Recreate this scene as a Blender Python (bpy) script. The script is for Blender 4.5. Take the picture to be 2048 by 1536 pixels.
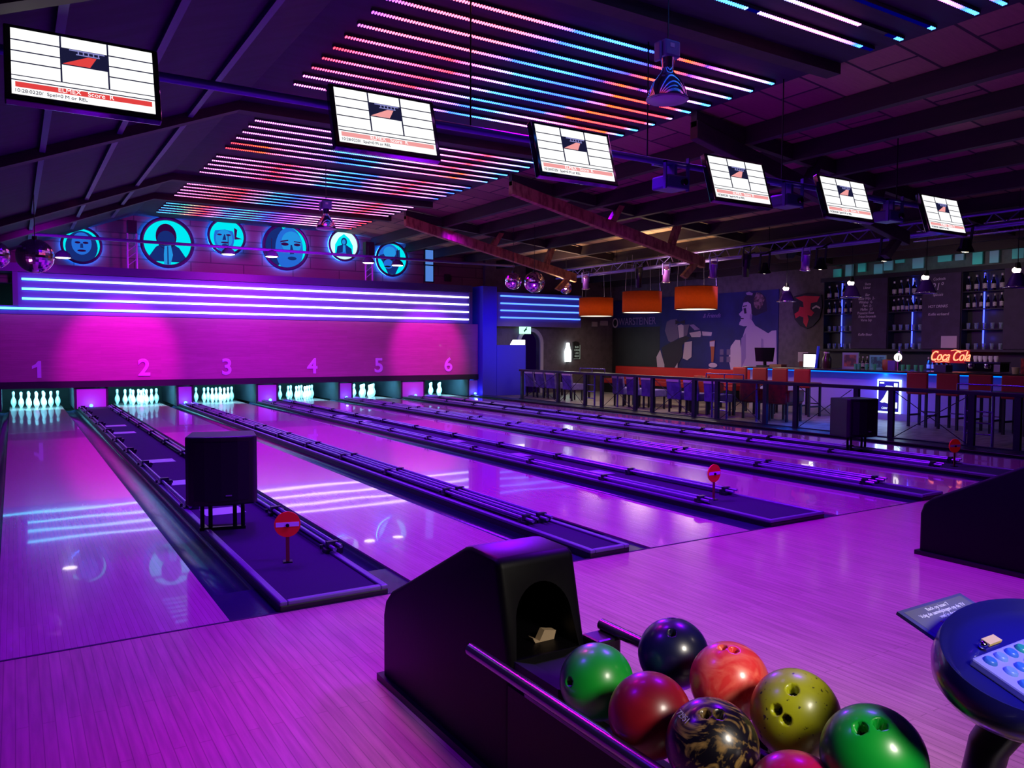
import bpy, bmesh, math, random
from mathutils import Vector, Matrix
random.seed(7)
S = bpy.context.scene
for o in list(bpy.data.objects):
    bpy.data.objects.remove(o)
COL = S.collection

# ---------------------------------------------------------------- camera
CAM = Vector((-0.4235, -4.3824, 1.4886))
yaw, pitch, roll = 0.5606, 0.047, 0.0042
fw = Vector((math.sin(yaw)*math.cos(pitch), math.cos(yaw)*math.cos(pitch), -math.sin(pitch)))
rt0 = Vector((math.cos(yaw), -math.sin(yaw), 0)); up0 = rt0.cross(fw)
rt = math.cos(roll)*rt0 + math.sin(roll)*up0
up = -math.sin(roll)*rt0 + math.cos(roll)*up0
cam = bpy.data.cameras.new('camera'); cam.sensor_width = 36; cam.lens = 1586.09/2048*36
cam.clip_start = 0.05; cam.clip_end = 200
co = bpy.data.objects.new('camera', cam); COL.objects.link(co)
co.matrix_world = Matrix(((rt.x, up.x, -fw.x, CAM.x), (rt.y, up.y, -fw.y, CAM.y), (rt.z, up.z, -fw.z, CAM.z), (0, 0, 0, 1)))
S.camera = co

# ---------------------------------------------------------------- view and world
S.view_settings.view_transform = 'Standard'; S.view_settings.look = 'None'
S.view_settings.exposure = 0.0; S.view_settings.gamma = 1.0; S.view_settings.use_curve_mapping = False
w = bpy.data.worlds.new('dark_hall'); S.world = w; w.use_nodes = True
w.node_tree.nodes['Background'].inputs[0].default_value = (0.12, 0.0, 0.6, 1)
w.node_tree.nodes['Background'].inputs[1].default_value = 0.03
S.cycles.max_bounces = 6; S.cycles.diffuse_bounces = 3; S.cycles.glossy_bounces = 4
S.cycles.transmission_bounces = 4; S.cycles.sample_clamp_indirect = 4.0

# ---------------------------------------------------------------- inferred and added lights of the room
def aim(o, target):
    o.rotation_euler = (Vector(target)-o.location).to_track_quat('-Z', 'Y').to_euler()
def spot(loc, target, power, color, angle=60, blend=0.5, size=0.1):
    l = bpy.data.lights.new('spot_light', 'SPOT'); l.energy = power; l.color = color
    l.spot_size = math.radians(angle); l.spot_blend = blend; l.shadow_soft_size = size
    o = bpy.data.objects.new('spot_light', l); COL.objects.link(o); o.location = loc; aim(o, target); return o
def area(loc, target, power, color, sx, sy=None, spread=180):
    l = bpy.data.lights.new('area_light', 'AREA'); l.energy = power; l.color = color
    l.shape = 'RECTANGLE'; l.size = sx; l.size_y = sy or sx; l.spread = math.radians(spread)
    o = bpy.data.objects.new('area_light', l); COL.objects.link(o); o.location = loc; aim(o, target); return o
def point(loc, power, color, size=0.05):
    l = bpy.data.lights.new('point_lamp_light', 'POINT'); l.energy = power; l.color = color; l.shadow_soft_size = size
    o = bpy.data.objects.new('point_lamp_light', l); COL.objects.link(o); o.location = loc; return o
PUR = (0.40, 0.0, 1.0); MAG = (0.85, 0.0, 1.0); HOT = (1.0, 0.0, 0.85); BLU = (0.05, 0.02, 1.0)
# purple wash over the lanes
for lx, ly, lp, lc in [(-0.2, 2.6, 250, 0.12), (1.6, 3.2, 1000, 0.20), (4.3, 2.6, 1500, 0.24), (7.4, 2.8, 900, 0.24), (10.0, 3.5, 350, 0.20),
                       (0.6, 7.6, 900, 0.17), (3.6, 7.8, 1900, 0.25), (6.6, 7.8, 1500, 0.24), (9.6, 8.2, 650, 0.20),
                       (1.0, 12.6, 900, 0.18), (4.6, 12.6, 1500, 0.22), (8.4, 12.6, 1000, 0.22)]:
    spot((lx, ly, 4.2 if lx > 0 else 3.5), (lx, ly, 0), lp*1.2, (lc, 0.0, 1.0), 128, 1, 0.45)
# approach wash
spot((-0.4, -1.2, 3.4), (-0.2, -1.1, 0), 330, (0.15, 0.0, 1.0), 100, 1, 0.3)
spot((1.6, -0.6, 4.0), (1.2, -0.6, 0), 500, (0.24, 0.0, 1.0), 80, 1, 0.3)
spot((4.0, -1.0, 4.2), (4.0, -0.8, 0), 600, (0.22, 0.0, 1.0), 115, 1, 0.3)
spot((1.5, 1.0, 3.9), (0.5, -1.9, 0), 300, (1.0, 0.0, 0.75), 34, 1, 0.3)
spot((4.0, -1.4, 4.2), (4.0, -0.6, 0), 1500, (0.20, 0.0, 1.0), 115, 1, 0.3)
spot((1.2, -5.6, 2.6), (1.6, -2.95, 0.35), 560, (1.0, 0.90, 0.78), 42, 1, 0.4)
spot((6.6, 7.2, 4.3), (1.1, -1.95, 0.77), 3600, (0.22, 0.0, 1.0), 8, 1, 0.5)  # added narrow spot, placed to give the hood top a violet highlight
spot((4.4, -4.6, 3.4), (3.0, -1.6, 0.0), 140, (1.0, 0.85, 0.7), 60, 1, 0.3)
spot((0.7, -4.4, 4.0), (1.42, -3.68, 0.84), 3000, (0.01, 0.0, 1.0), 11, 0.8, 0.1)  # added narrow blue spot that tints the console from above
# hot magenta spots on the masking panel
spot((2.0, 13.6, 3.4), (1.75, 16.4, 1.4), 900, HOT, 46, 0.6, 0.05)
spot((9.6, 13.6, 3.4), (9.75, 16.4, 1.5), 850, HOT, 44, 0.6, 0.05)
spot((5.2, 12.0, 3.4), (5.2, 16.4, 1.7), 1200, (0.75, 0.0, 1.0), 125, 1, 0.2)
spot((0.2, 12.5, 3.4), (0.6, 16.4, 2.2), 380, (0.5, 0.0, 1.0), 100, 1, 0.2)
# blue wash on the column and the roof
spot((10.6, 13.0, 2.6), (12.2, 16.4, 1.7), 420, BLU, 52, 1, 0.1)
area((3.0, 5.0, 2.9), (3.0, 5.0, 6.0), 30, (0.12, 0.0, 1.0), 7, 12)
area((10.5, 2.5, 2.7), (10.5, 2.5, 6.0), 18, (0.22, 0.0, 1.0), 5, 8)  # added purple ambient for the right roof, no fixture
spot((12.6, 6.5, 2.6), (15.0, 6.0, 0.6), 130, (0.55, 0.05, 1.0), 100, 1, 0.1)  # added purple light for the bar front, no fixture
spot((4.0, 13.5, 3.2), (4.6, 17.0, 4.1), 120, (0.35, 0.0, 1.0), 120, 1, 0.2)
# added warm uplights that brighten the lounge roof, no fixtures
spot((12.2, 9.9, 2.9), (12.4, 9.6, 5.0), 420, (1.0, 0.66, 0.40), 140, 1, 0.2)
spot((12.0, 12.9, 2.9), (12.2, 13.2, 5.0), 300, (1.0, 0.66, 0.42), 140, 1, 0.2)

# ---------------------------------------------------------------- materials
def lin(c):
    return tuple((x/12.92 if x <= 0.04045 else ((x+0.055)/1.055)**2.4) for x in c)
def hexc(h):
    return lin(tuple(int(h[i:i+2], 16)/255 for i in (0, 2, 4)))
MATS = {}
def mat(name, col='808080', rough=0.5, metal=0.0, coat=0.0, emit=None, es=0.0, noise=None, bump=0.0, spec=0.5, trans=0.0, alpha=1.0, nsc=(1, 1, 1)):
    if name in MATS: return MATS[name]
    m = bpy.data.materials.new(name); m.use_nodes = True; nt = m.node_tree; b = nt.nodes['Principled BSDF']
    c = hexc(col) if isinstance(col, str) else col
    b.inputs['Base Color'].default_value = (*c, 1); b.inputs['Roughness'].default_value = rough
    b.inputs['Metallic'].default_value = metal; b.inputs['Coat Weight'].default_value = coat
    b.inputs['Coat Roughness'].default_value = 0.06
    b.inputs['Specular IOR Level'].default_value = spec
    b.inputs['Transmission Weight'].default_value = trans; b.inputs['Alpha'].default_value = alpha
    if emit is not None:
        b.inputs['Emission Color'].default_value = (*(hexc(emit) if isinstance(emit, str) else emit), 1)
        b.inputs['Emission Strength'].default_value = es
    if noise or bump:
        tc = nt.nodes.new('ShaderNodeTexCoord'); mp = nt.nodes.new('ShaderNodeMapping'); mp.inputs['Scale'].default_value = nsc
        nt.links.new(tc.outputs['Object'], mp.inputs[0])
        n = nt.nodes.new('ShaderNodeTexNoise'); n.inputs['Scale'].default_value = (noise or (None, 40))[1]; n.inputs['Detail'].default_value = 5
        nt.links.new(mp.outputs[0], n.inputs['Vector'])
        if noise:
            mx = nt.nodes.new('ShaderNodeMix'); mx.data_type = 'RGBA'; mx.inputs[6].default_value = (*c, 1); mx.inputs[7].default_value = (*hexc(noise[0]), 1)
            r = nt.nodes.new('ShaderNodeMapRange'); r.inputs[1].default_value = 0.42; r.inputs[2].default_value = 0.62
            nt.links.new(n.outputs[0], r.inputs[0]); nt.links.new(r.outputs[0], mx.inputs[0]); nt.links.new(mx.outputs[2], b.inputs['Base Color'])
        if bump:
            bp = nt.nodes.new('ShaderNodeBump'); bp.inputs['Strength'].default_value = bump; bp.inputs['Distance'].default_value = 0.01
            nt.links.new(n.outputs[0], bp.inputs['Height']); nt.links.new(bp.outputs[0], b.inputs['Normal'])
    MATS[name] = m; return m
def wood_mat(name, c1, c2, rough, coat, plank=0.027, wave=0.0, seam='5a4a3c', seam_w=0.035, axis='y', spec=0.5, grain=0.25, cr_=0.03):
    m = bpy.data.materials.new(name); m.use_nodes = True; nt = m.node_tree; b = nt.nodes['Principled BSDF']
    L = nt.links.new
    g = nt.nodes.new('ShaderNodeNewGeometry'); br = nt.nodes.new('ShaderNodeTexBrick'); mp = nt.nodes.new('ShaderNodeMapping')
    L(g.outputs['Position'], mp.inputs[0])
    if axis == 'y': mp.inputs['Rotation'].default_value = (0, 0, math.radians(90))
    L(mp.outputs[0], br.inputs['Vector'])
    br.inputs['Scale'].default_value = 1; br.inputs['Brick Width'].default_value = 1.3; br.inputs['Row Height'].default_value = plank
    br.inputs['Mortar Size'].default_value = plank*seam_w; br.inputs['Color1'].default_value = (*hexc(c1), 1); br.inputs['Color2'].default_value = (*hexc(c2), 1)
    br.inputs['Mortar'].default_value = (*hexc(seam), 1); br.inputs['Bias'].default_value = -0.1; br.offset = 0.37
    n = nt.nodes.new('ShaderNodeTexNoise'); n.inputs['Scale'].default_value = 3; n.inputs['Detail'].default_value = 6
    mp2 = nt.nodes.new('ShaderNodeMapping'); mp2.inputs['Scale'].default_value = (14, 0.9, 1) if axis == 'y' else (0.9, 14, 14)
    L(g.outputs['Position'], mp2.inputs[0]); L(mp2.outputs[0], n.inputs['Vector'])
    mx = nt.nodes.new('ShaderNodeMix'); mx.data_type = 'RGBA'; mx.blend_type = 'MULTIPLY'; mx.inputs[0].default_value = grain
    cr = nt.nodes.new('ShaderNodeValToRGB'); cr.color_ramp.elements[0].position = 0.35; cr.color_ramp.elements[0].color = (0.5, 0.5, 0.5, 1); cr.color_ramp.elements[1].position = 0.65
    L(n.outputs[0], cr.inputs[0]); L(br.outputs[0], mx.inputs[6]); L(cr.outputs[0], mx.inputs[7]); L(mx.outputs[2], b.inputs['Base Color'])
    b.inputs['Roughness'].default_value = rough; b.inputs['Coat Weight'].default_value = coat; b.inputs['Coat Roughness'].default_value = cr_
    b.inputs['Specular IOR Level'].default_value = spec
    if wave:
        n2 = nt.nodes.new('ShaderNodeTexNoise'); n2.inputs['Scale'].default_value = 1.1; n2.inputs['Detail'].default_value = 1
        L(g.outputs['Position'], n2.inputs['Vector'])
        bp = nt.nodes.new('ShaderNodeBump'); bp.inputs['Strength'].default_value = wave; bp.inputs['Distance'].default_value = 0.02
        L(n2.outputs[0], bp.inputs['Height']); L(bp.outputs[0], b.inputs['Normal']); L(bp.outputs[0], b.inputs['Coat Normal'])
    MATS[name] = m; return m
def emi(name, col, s, samp=None):
    m = bpy.data.materials.new(name); m.use_nodes = True; nt = m.node_tree; nt.nodes.clear()
    e = nt.nodes.new('ShaderNodeEmission'); e.inputs[0].default_value = (*(hexc(col) if isinstance(col, str) else col), 1); e.inputs[1].default_value = s
    o = nt.nodes.new('ShaderNodeOutputMaterial'); nt.links.new(e.outputs[0], o.inputs[0])
    if samp: m.cycles.emission_sampling = samp
    MATS[name] = m; return m
def attr_emi(name, s, samp=None):
    m = emi(name, 'ffffff', s, samp); nt = m.node_tree
    a = nt.nodes.new('ShaderNodeVertexColor'); a.layer_name = 'glow'
    nt.links.new(a.outputs[0], [n for n in nt.nodes if n.type == 'EMISSION'][0].inputs[0]); return m

LANE = wood_mat('lane_wood', 'c09090', 'b68888', 0.16, 0.6, wave=0.05, seam='9a7070')
APPR = wood_mat('approach_wood', 'c49684', 'b88c7a', 0.28, 0.25, plank=0.045, wave=0.03, seam='94705f', seam_w=0.04, grain=0.5, cr_=0.12)
BLACK = mat('black_plastic', '0b0b10', 0.35); MATTE = mat('matte_black', '08080c', 0.7)
GUT = mat('gutter_plastic', '20203c', 0.18, bump=0.05)
CARPET = mat('dark_carpet', '171230', 0.95, noise=('100c22', 300))
RIM = mat('grey_rim', '6c6880', 0.35, 0.3)
RAILM = mat('rail_metal', 'a8a0c8', 0.3, 0.8)
BRK = mat('bracket_metal', '3a3644', 0.35, 0.8)
CHROME = mat('chrome', 'd8d8e4', 0.09, 1.0)
PLATE = mat('steel_plate', 'a8a0c0', 0.4, 0.6)
PIN = mat('pin_plastic', 'f4f8fa', 0.25, coat=0.5)
DARKMET = mat('dark_metal', '15131f', 0.4, 0.7)
BLK_GLOSS = mat('gloss_black', '07070a', 0.12, coat=0.8)

# ---------------------------------------------------------------- mesh helpers
class MB:
    def __init__(s): s.bm = bmesh.new()
    def _mat(s, vs, M):
        if M is not None: bmesh.ops.transform(s.bm, matrix=M, verts=vs)
    def box(s, x0, y0, z0, x1, y1, z1, M=None):
        r = bmesh.ops.create_cube(s.bm, size=1)['verts']
        bmesh.ops.transform(s.bm, matrix=Matrix.Translation(((x0+x1)/2, (y0+y1)/2, (z0+z1)/2)) @ Matrix.Diagonal((abs(x1-x0), abs(y1-y0), abs(z1-z0), 1)), verts=r)
        s._mat(r, M); return s
    def tube(s, p, q, r, r2=None, n=12):
        p, q = Vector(p), Vector(q); d = q-p
        if d.length < 1e-6: return s
        M = Matrix.Translation((p+q)/2) @ d.to_track_quat('Z', 'Y').to_matrix().to_4x4()
        bmesh.ops.create_cone(s.bm, cap_ends=True, segments=n, radius1=r, radius2=r if r2 is None else r2, depth=d.length, matrix=M); return s
    def path(s, pts, r, n=10):
        pts = [Vector(p) for p in pts]; rs = r if isinstance(r, (list, tuple)) else [r]*len(pts)
        rings = []; u = None
        for i, p in enumerate(pts):
            t = (pts[min(i+1, len(pts)-1)]-pts[max(i-1, 0)]).normalized()
            if u is None: u = t.orthogonal().normalized()
            u = (u-t*u.dot(t)).normalized(); v = t.cross(u)
            rings.append([s.bm.verts.new(p+(u*math.cos(2*math.pi*k/n)+v*math.sin(2*math.pi*k/n))*rs[i]) for k in range(n)])
        for a, b in zip(rings, rings[1:]):
            for k in range(n): s.bm.faces.new((a[k], a[(k+1) % n], b[(k+1) % n], b[k]))
        s.bm.faces.new(rings[0][::-1]); s.bm.faces.new(rings[-1]); return s
    def lathe(s, prof, n=32, c=(0, 0, 0), M=None):
        vs = []; rings = []
        for r, z in prof:
            if r < 1e-5: ring = [s.bm.verts.new((c[0], c[1], c[2]+z))]
            else: ring = [s.bm.verts.new((c[0]+r*math.cos(2*math.pi*k/n), c[1]+r*math.sin(2*math.pi*k/n), c[2]+z)) for k in range(n)]
            rings.append(ring); vs += ring
        for a, b in zip(rings, rings[1:]):
            for k in range(n):
                q = [a[k % len(a)], a[(k+1) % len(a)], b[(k+1) % len(b)], b[k % len(b)]]
                q = [v for i, v in enumerate(q) if v not in q[:i]]
                if len(q) > 2: s.bm.faces.new(q)
        s._mat(vs, M); return s
    def prism(s, poly, axis, a, b):
        def P(u, v, t): return {'x': (t, u, v), 'y': (u, t, v), 'z': (u, v, t)}[axis]
        A = [s.bm.verts.new(P(u, v, a)) for u, v in poly]; B = [s.bm.verts.new(P(u, v, b)) for u, v in poly]
        n = len(poly)
        s.bm.faces.new(A); s.bm.faces.new(B[::-1])
        for k in range(n): s.bm.faces.new((A[k], B[k], B[(k+1) % n], A[(k+1) % n]))
        return s
    def sphere(s, c, r, u=24, v=16, sc=(1, 1, 1)):
        vs = bmesh.ops.create_uvsphere(s.bm, u_segments=u, v_segments=v, radius=r)['verts']
        bmesh.ops.transform(s.bm, matrix=Matrix.Translation(c) @ Matrix.Diagonal((*sc, 1)), verts=vs); return s
    def torus(s, c, R, r, axis='z', n=40, k=10, arc=2*math.pi):
        ax = {'z': (Vector((1, 0, 0)), Vector((0, 1, 0))), 'y': (Vector((1, 0, 0)), Vector((0, 0, 1))), 'x': (Vector((0, 1, 0)), Vector((0, 0, 1)))}[axis]
        e = ax[0].cross(ax[1]); c = Vector(c); rings = []
        for i in range(n):
            a = 2*math.pi*i/n; d = ax[0]*math.cos(a)+ax[1]*math.sin(a)
            rings.append([s.bm.verts.new(c+d*(R+r*math.cos(2*math.pi*j/k))+e*r*math.sin(2*math.pi*j/k)) for j in range(k)])
        for i in range(n):
            A, B = rings[i], rings[(i+1) % n]
            for j in range(k): s.bm.faces.new((A[j], A[(j+1) % k], B[(j+1) % k], B[j]))
        return s
    def disc_y(s, c, r, t=0.01, n=40):
        s.tube((c[0], c[1], c[2]), (c[0], c[1]-t, c[2]), r, n=n); return s
    def done(s, name, m, parent=None, bevel=0, smooth=False, seg=2):
        bmesh.ops.recalc_face_normals(s.bm, faces=s.bm.faces)
        if smooth:
            for f in s.bm.faces: f.smooth = True
        me = bpy.data.meshes.new(name); s.bm.to_mesh(me); s.bm.free()
        if isinstance(m, str): m = MATS[m]
        me.materials.append(m)
        if smooth:
            for e in me.edges: pass
            try: me.set_sharp_from_angle(angle=math.radians(38))
            except Exception: pass
        o = bpy.data.objects.new(name, me); COL.objects.link(o)
        if parent is not None: o.parent = parent
        if bevel:
            b = o.modifiers.new('bevel', 'BEVEL'); b.width = bevel; b.segments = seg; b.limit_method = 'ANGLE'; b.angle_limit = math.radians(40)
        return o
def thing(name, label, cat, loc=(0, 0, 0), rot=(0, 0, 0), group=None):
    o = bpy.data.objects.new(name, None); COL.objects.link(o); o.location = loc; o.rotation_euler = rot
    o.empty_display_size = 0.1; o['label'] = label; o['category'] = cat
    if group: o['group'] = group
    return o
def tag(o, label, cat, group=None):
    o['label'] = label; o['category'] = cat
    if group: o['group'] = group
    return o
def struct(name, mb, m, **k):
    o = mb.done(name, m, **k); o['kind'] = 'structure'; return o
KIDS = {}
def dup(root, label, loc=None, rot=None, group=None):
    def rec(o, par):
        c = o.copy(); COL.objects.link(c)
        if par is not None: c.parent = par
        for ch in [x for x in ALL_CH(o)]: rec(ch, c)
        return c
    r = rec(root, None); r['label'] = label
    if loc is not None: r.location = loc
    if rot is not None: r.rotation_euler = rot
    if group: r['group'] = group
    return r
def ALL_CH(o): return list(o.children)
def text(name, s, size, m, parent, loc, rot, depth=0.004, shear=0.0, align='CENTER', bevel=0.0, sx=1.0, offset=0.0):
    cu = bpy.data.curves.new(name, 'FONT'); cu.body = s; cu.size = size; cu.extrude = depth; cu.shear = shear; cu.align_x = align; cu.align_y = 'CENTER'; cu.bevel_depth = bevel; cu.offset = offset
    t = bpy.data.objects.new(name+'_tmp', cu); COL.objects.link(t)
    bpy.context.view_layer.update()
    me = bpy.data.meshes.new_from_object(t.evaluated_get(bpy.context.evaluated_depsgraph_get()))
    bpy.data.objects.remove(t)
    me.materials.clear(); me.materials.append(MATS[m] if isinstance(m, str) else m)
    o = bpy.data.objects.new(name, me); COL.objects.link(o); o.parent = parent; o.location = loc; o.rotation_euler = rot; o.scale = (sx, 1, 1)
    return o
R90 = math.pi/2
ORD = ['first', 'second', 'third', 'fourth', 'fifth', 'sixth', 'seventh', 'eighth', 'ninth', 'tenth', 'eleventh', 'twelfth', 'thirteenth', 'fourteenth', 'fifteenth', 'sixteenth', 'seventeenth', 'eighteenth', 'nineteenth', 'twentieth']
def ordn(i):
    t = {20: 'twenty', 30: 'thirty', 40: 'forty'}
    if i < 20: return ORD[i]
    d, r = divmod(i+1, 10)
    return ({2: 'twentieth', 3: 'thirtieth', 4: 'fortieth'}[d]) if r == 0 else t[d*10]+'-'+ORD[r-1]
# ================================================================ room shell
LX = [0, 2.2174, 4.0964, 6.3138, 8.1928, 10.4102]; HL = 0.535; PIT_Y = 16.46
struct('floor', MB().box(-3.0, -9.5, -0.2, 17.6, 0.0, 0.0), APPR)
FLT = mat('lounge_floor', '8a7f78', 0.45, noise=('5d4f4c', 2.2), nsc=(1, 6, 1))
struct('floor_lounge', MB().box(11.45, 0.0, -0.2, 17.6, 17.2, 0.0), FLT)
struct('trim_2', MB().box(-3.0, 0.0, -0.4, 11.45, 19.2, -0.14), MATTE)
struct('trim_3', MB().box(-3.0, -0.012, -0.01, 11.3, 0.006, 0.0015), MATTE)
WALLM = mat('dark_wall', '2a2230', 0.8, noise=('241c2a', 8)); GREYW = mat('grey_wall', '5c4f58', 0.75, noise=('50444c', 6))
BRICK = wood_mat('back_wall_boards', '6a4a4c', '5c4046', 0.7, 0, plank=0.30, seam='40292f', seam_w=0.05, axis='x')
struct('wall_left', MB().box(-1.6, -9.5, -0.4, -1.35, 19.2, 5.2), WALLM)
struct('wall_behind', MB().box(-1.6, -9.7, -0.4, 17.6, -9.5, 5.2), WALLM)
struct('wall_right', MB().box(17.0, -9.5, -0.4, 17.2, 17.2, 5.2), GREYW)
m = BRICK.node_tree
for nd in m.nodes:
    if nd.type == 'MAPPING' and not nd.inputs['Rotation'].is_linked and nd.inputs['Scale'].default_value[0] == 1: nd.inputs['Rotation'].default_value = (math.radians(90), 0, 0)
struct('wall_back', MB().box(-1.6, 17.05, 2.9, 11.95, 17.2, 5.4), BRICK)
# lounge end wall with arched doorway
arch = [(13.22, 0)]+[(13.60-0.38*math.cos(a), 1.60+0.38*math.sin(a)) for a in [math.pi*i/14 for i in range(15)]]+[(13.98, 0)]
def wall_with_arch():
    b = MB(); y0, y1 = 16.9, 17.1
    b.box(11.95, y0, -0.2, 13.22, y1, 5.4); b.box(13.98, y0, -0.2, 17.0, y1, 5.4)
    up = [(x, z) for x, z in arch[1:-1]]
    poly = [(13.22, 5.4)]+up+[(13.98, 5.4)]
    b.prism([(x, z) for x, z in poly], 'y', y0, y1)
    return b
struct('wall_lounge_end', wall_with_arch(), GREYW)
def frame_arch():
    b = MB(); o = [(13.10, 0)]+[(13.60-0.50*math.cos(math.pi*i/14), 1.60+0.50*math.sin(math.pi*i/14)) for i in range(15)]+[(14.10, 0)]
    n = len(arch); A = []
    for k in range(n-1):
        q = [arch[k], arch[k+1], o[k+1], o[k]]; b.prism(q, 'y', 16.84, 16.9)
    return b
struct('door_1', frame_arch(), mat('pale_frame', 'a39a9c', 0.6))
struct('wall_corridor', MB().box(12.9, 18.6, -0.2, 14.4, 18.7, 3.0), mat('corridor_black', '050508', 0.9))
# pit floor and back
struct('wall_pit', MB().box(-1.6, 19.0, -0.4, 12.0, 19.2, 3.0), mat('pit_black', '07060d', 0.9))
# ceiling: dark slope on the left, flat over the lights, long slope to the right
ROOFD = mat('dark_ceiling', '221c32', 0.8, noise=('191428', 3), nsc=(0.5, 3, 1))
ROOFW = wood_mat('roof_boards', '927458', '745843', 0.8, 0, plank=0.6, seam='241a18', seam_w=0.03, axis='x')
Y0, Y1 = -9.5, 19.2
struct('ceiling_left', MB().prism([(-1.6, 3.15), (2.1, 4.64), (2.1, 4.76), (-1.6, 3.27)], 'y', Y0, Y1), ROOFD)
struct('ceiling', MB().prism([(2.1, 4.64), (7.4, 4.64), (7.4, 4.76), (2.1, 4.76)], 'y', Y0, Y1), ROOFD)
struct('ceiling_right', MB().prism([(7.4, 4.64), (17.2, 3.68), (17.2, 3.80), (7.4, 4.76)], 'y', Y0, Y1), ROOFW)
def roofz(x): return 4.64 if x < 7.4 else 4.64-(x-7.4)*0.96/9.8
BEAM = mat('dark_timber', '2c1d1c', 0.7, noise=('221516', 6), nsc=(1, 0.2, 1)); TIMB = mat('brown_timber', 'a8764c', 0.65, noise=('7c5030', 5), nsc=(3, 1, 1))
k = 0
for x in (8.3, 9.3, 10.3, 11.3, 12.4, 13.5, 14.6, 15.7, 16.6):
    z = roofz(x)
    o = MB().box(x-0.06, Y0, z-0.24, x+0.06, 17.0, z+0.0).done('roof_purlin', BEAM)
    tag(o, f'dark lengthwise roof purlin, {ordn(k)} one counting from the coloured ceiling lights toward the bar', 'beam', 'purlins under the right roof slope'); k += 1
LST = mat('purple_lit_batten', '3a3060', 0.5)  # purple highlights on the battens are put into this colour
for k, x in enumerate((-0.9, -0.1, 0.7, 1.5)):
    z = 3.15+(x+1.6)*1.49/3.7
    o = MB().box(x-0.03, -3.0, z-0.07, x+0.03, 15.5, z).done('ceiling_batten', LST)
    tag(o, f'thin purple-lit ceiling batten over the left lanes, {ordn(k)} from the left wall', 'batten', 'battens under the left roof slope')
for k, y in enumerate((-1.8, 1.35, 6.35, 11.45, 13.7)):
    o = MB().prism([(-1.34, 3.13), (2.1, 4.52), (7.4, 4.52), (7.4, 4.64), (2.1, 4.64), (-1.34, 3.25)], 'y', y-0.09, y+0.09).done('cross_beam', BEAM)
    tag(o, f'dark cross beam between groups of ceiling lights, {ordn(k)} from the front', 'beam', 'cross beams under the flat ceiling')
# wooden roof trusses over the lounge
for k, (y, lab) in enumerate([(3.4, 'dark wooden roof truss nearest the front, passing above the fifth and sixth score monitors'), (8.0, 'brown wooden roof truss with chipped lower chord between third and fourth score monitors'), (12.6, 'farthest brown wooden roof truss above the orange drum lamps')]):
    t = thing('roof_truss', lab, 'truss', (0, y, 0), group='roof trusses')
    MB().prism([(7.3, 4.50), (12.2, 3.42), (12.2, 3.20), (7.3, 4.26)], 'y', -0.07, 0.07).done('lower_chord', TIMB if k else BEAM, t, bevel=0.01)
    MB().prism([(7.3, 4.62), (16.9, 3.68), (16.9, 3.50), (7.3, 4.42)], 'y', -0.05, 0.05).done('upper_chord', BEAM, t)
    for q in (9.6, 11.2):
        MB().prism([(q, 4.0-(q-9.6)*0.22), (q+0.14, 3.97-(q-9.6)*0.22), (q+0.35, roofz(q+.3)-0.1), (q+0.21, roofz(q+.2)-0.1)], 'y', -0.06, 0.06).done('strut', TIMB if k else BEAM, t)
    MB().prism([(11.9, 3.3), (12.06, 3.3), (11.7, 2.95), (11.56, 3.0)], 'y', -0.05, 0.05).done('knee_brace', TIMB if k else BEAM, t)
# ================================================================ lanes
LNW = ['one', 'two', 'three', 'four', 'five', 'six']
gl = [-0.768, 1.457, 3.347, 5.574, 7.442, 9.652]; gr = [0.802, 2.985, 4.873, 7.078, 8.958, 11.178]
for i, X in enumerate(LX):
    t = thing('bowling_lane', f'glossy wooden bowling lane under the number {i+1} on the back panel', 'bowling lane', (X, 0, 0), group='bowling lanes')
    MB().box(-HL, 0.006, -0.12, HL, 18.3, 0.0).done('lane_surface', LANE, t)
    for sgn, g in ((-1, gl[i]-X), (1, gr[i]-X)):
        w_ = abs(g)-HL; b = MB(); n = 10; prof = []
        for j in range(n+1):
            a = math.pi*j/n; prof.append((HL+w_/2-math.cos(a)*(w_/2), -0.012-0.075*math.sin(a)))
        out = prof+[(HL+w_, -0.13), (HL, -0.13)]
        b.prism([(sgn*u, v) for u, v in out], 'y', 0.55, 17.2)
        fl = [(HL, -0.012), (HL+w_, -0.012), (HL+w_, -0.13), (HL, -0.13)]
        b.prism([(sgn*u, v) for u, v in fl], 'y', 0.006, 0.55)
        b.done('gutter', GUT, t, smooth=True)
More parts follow.
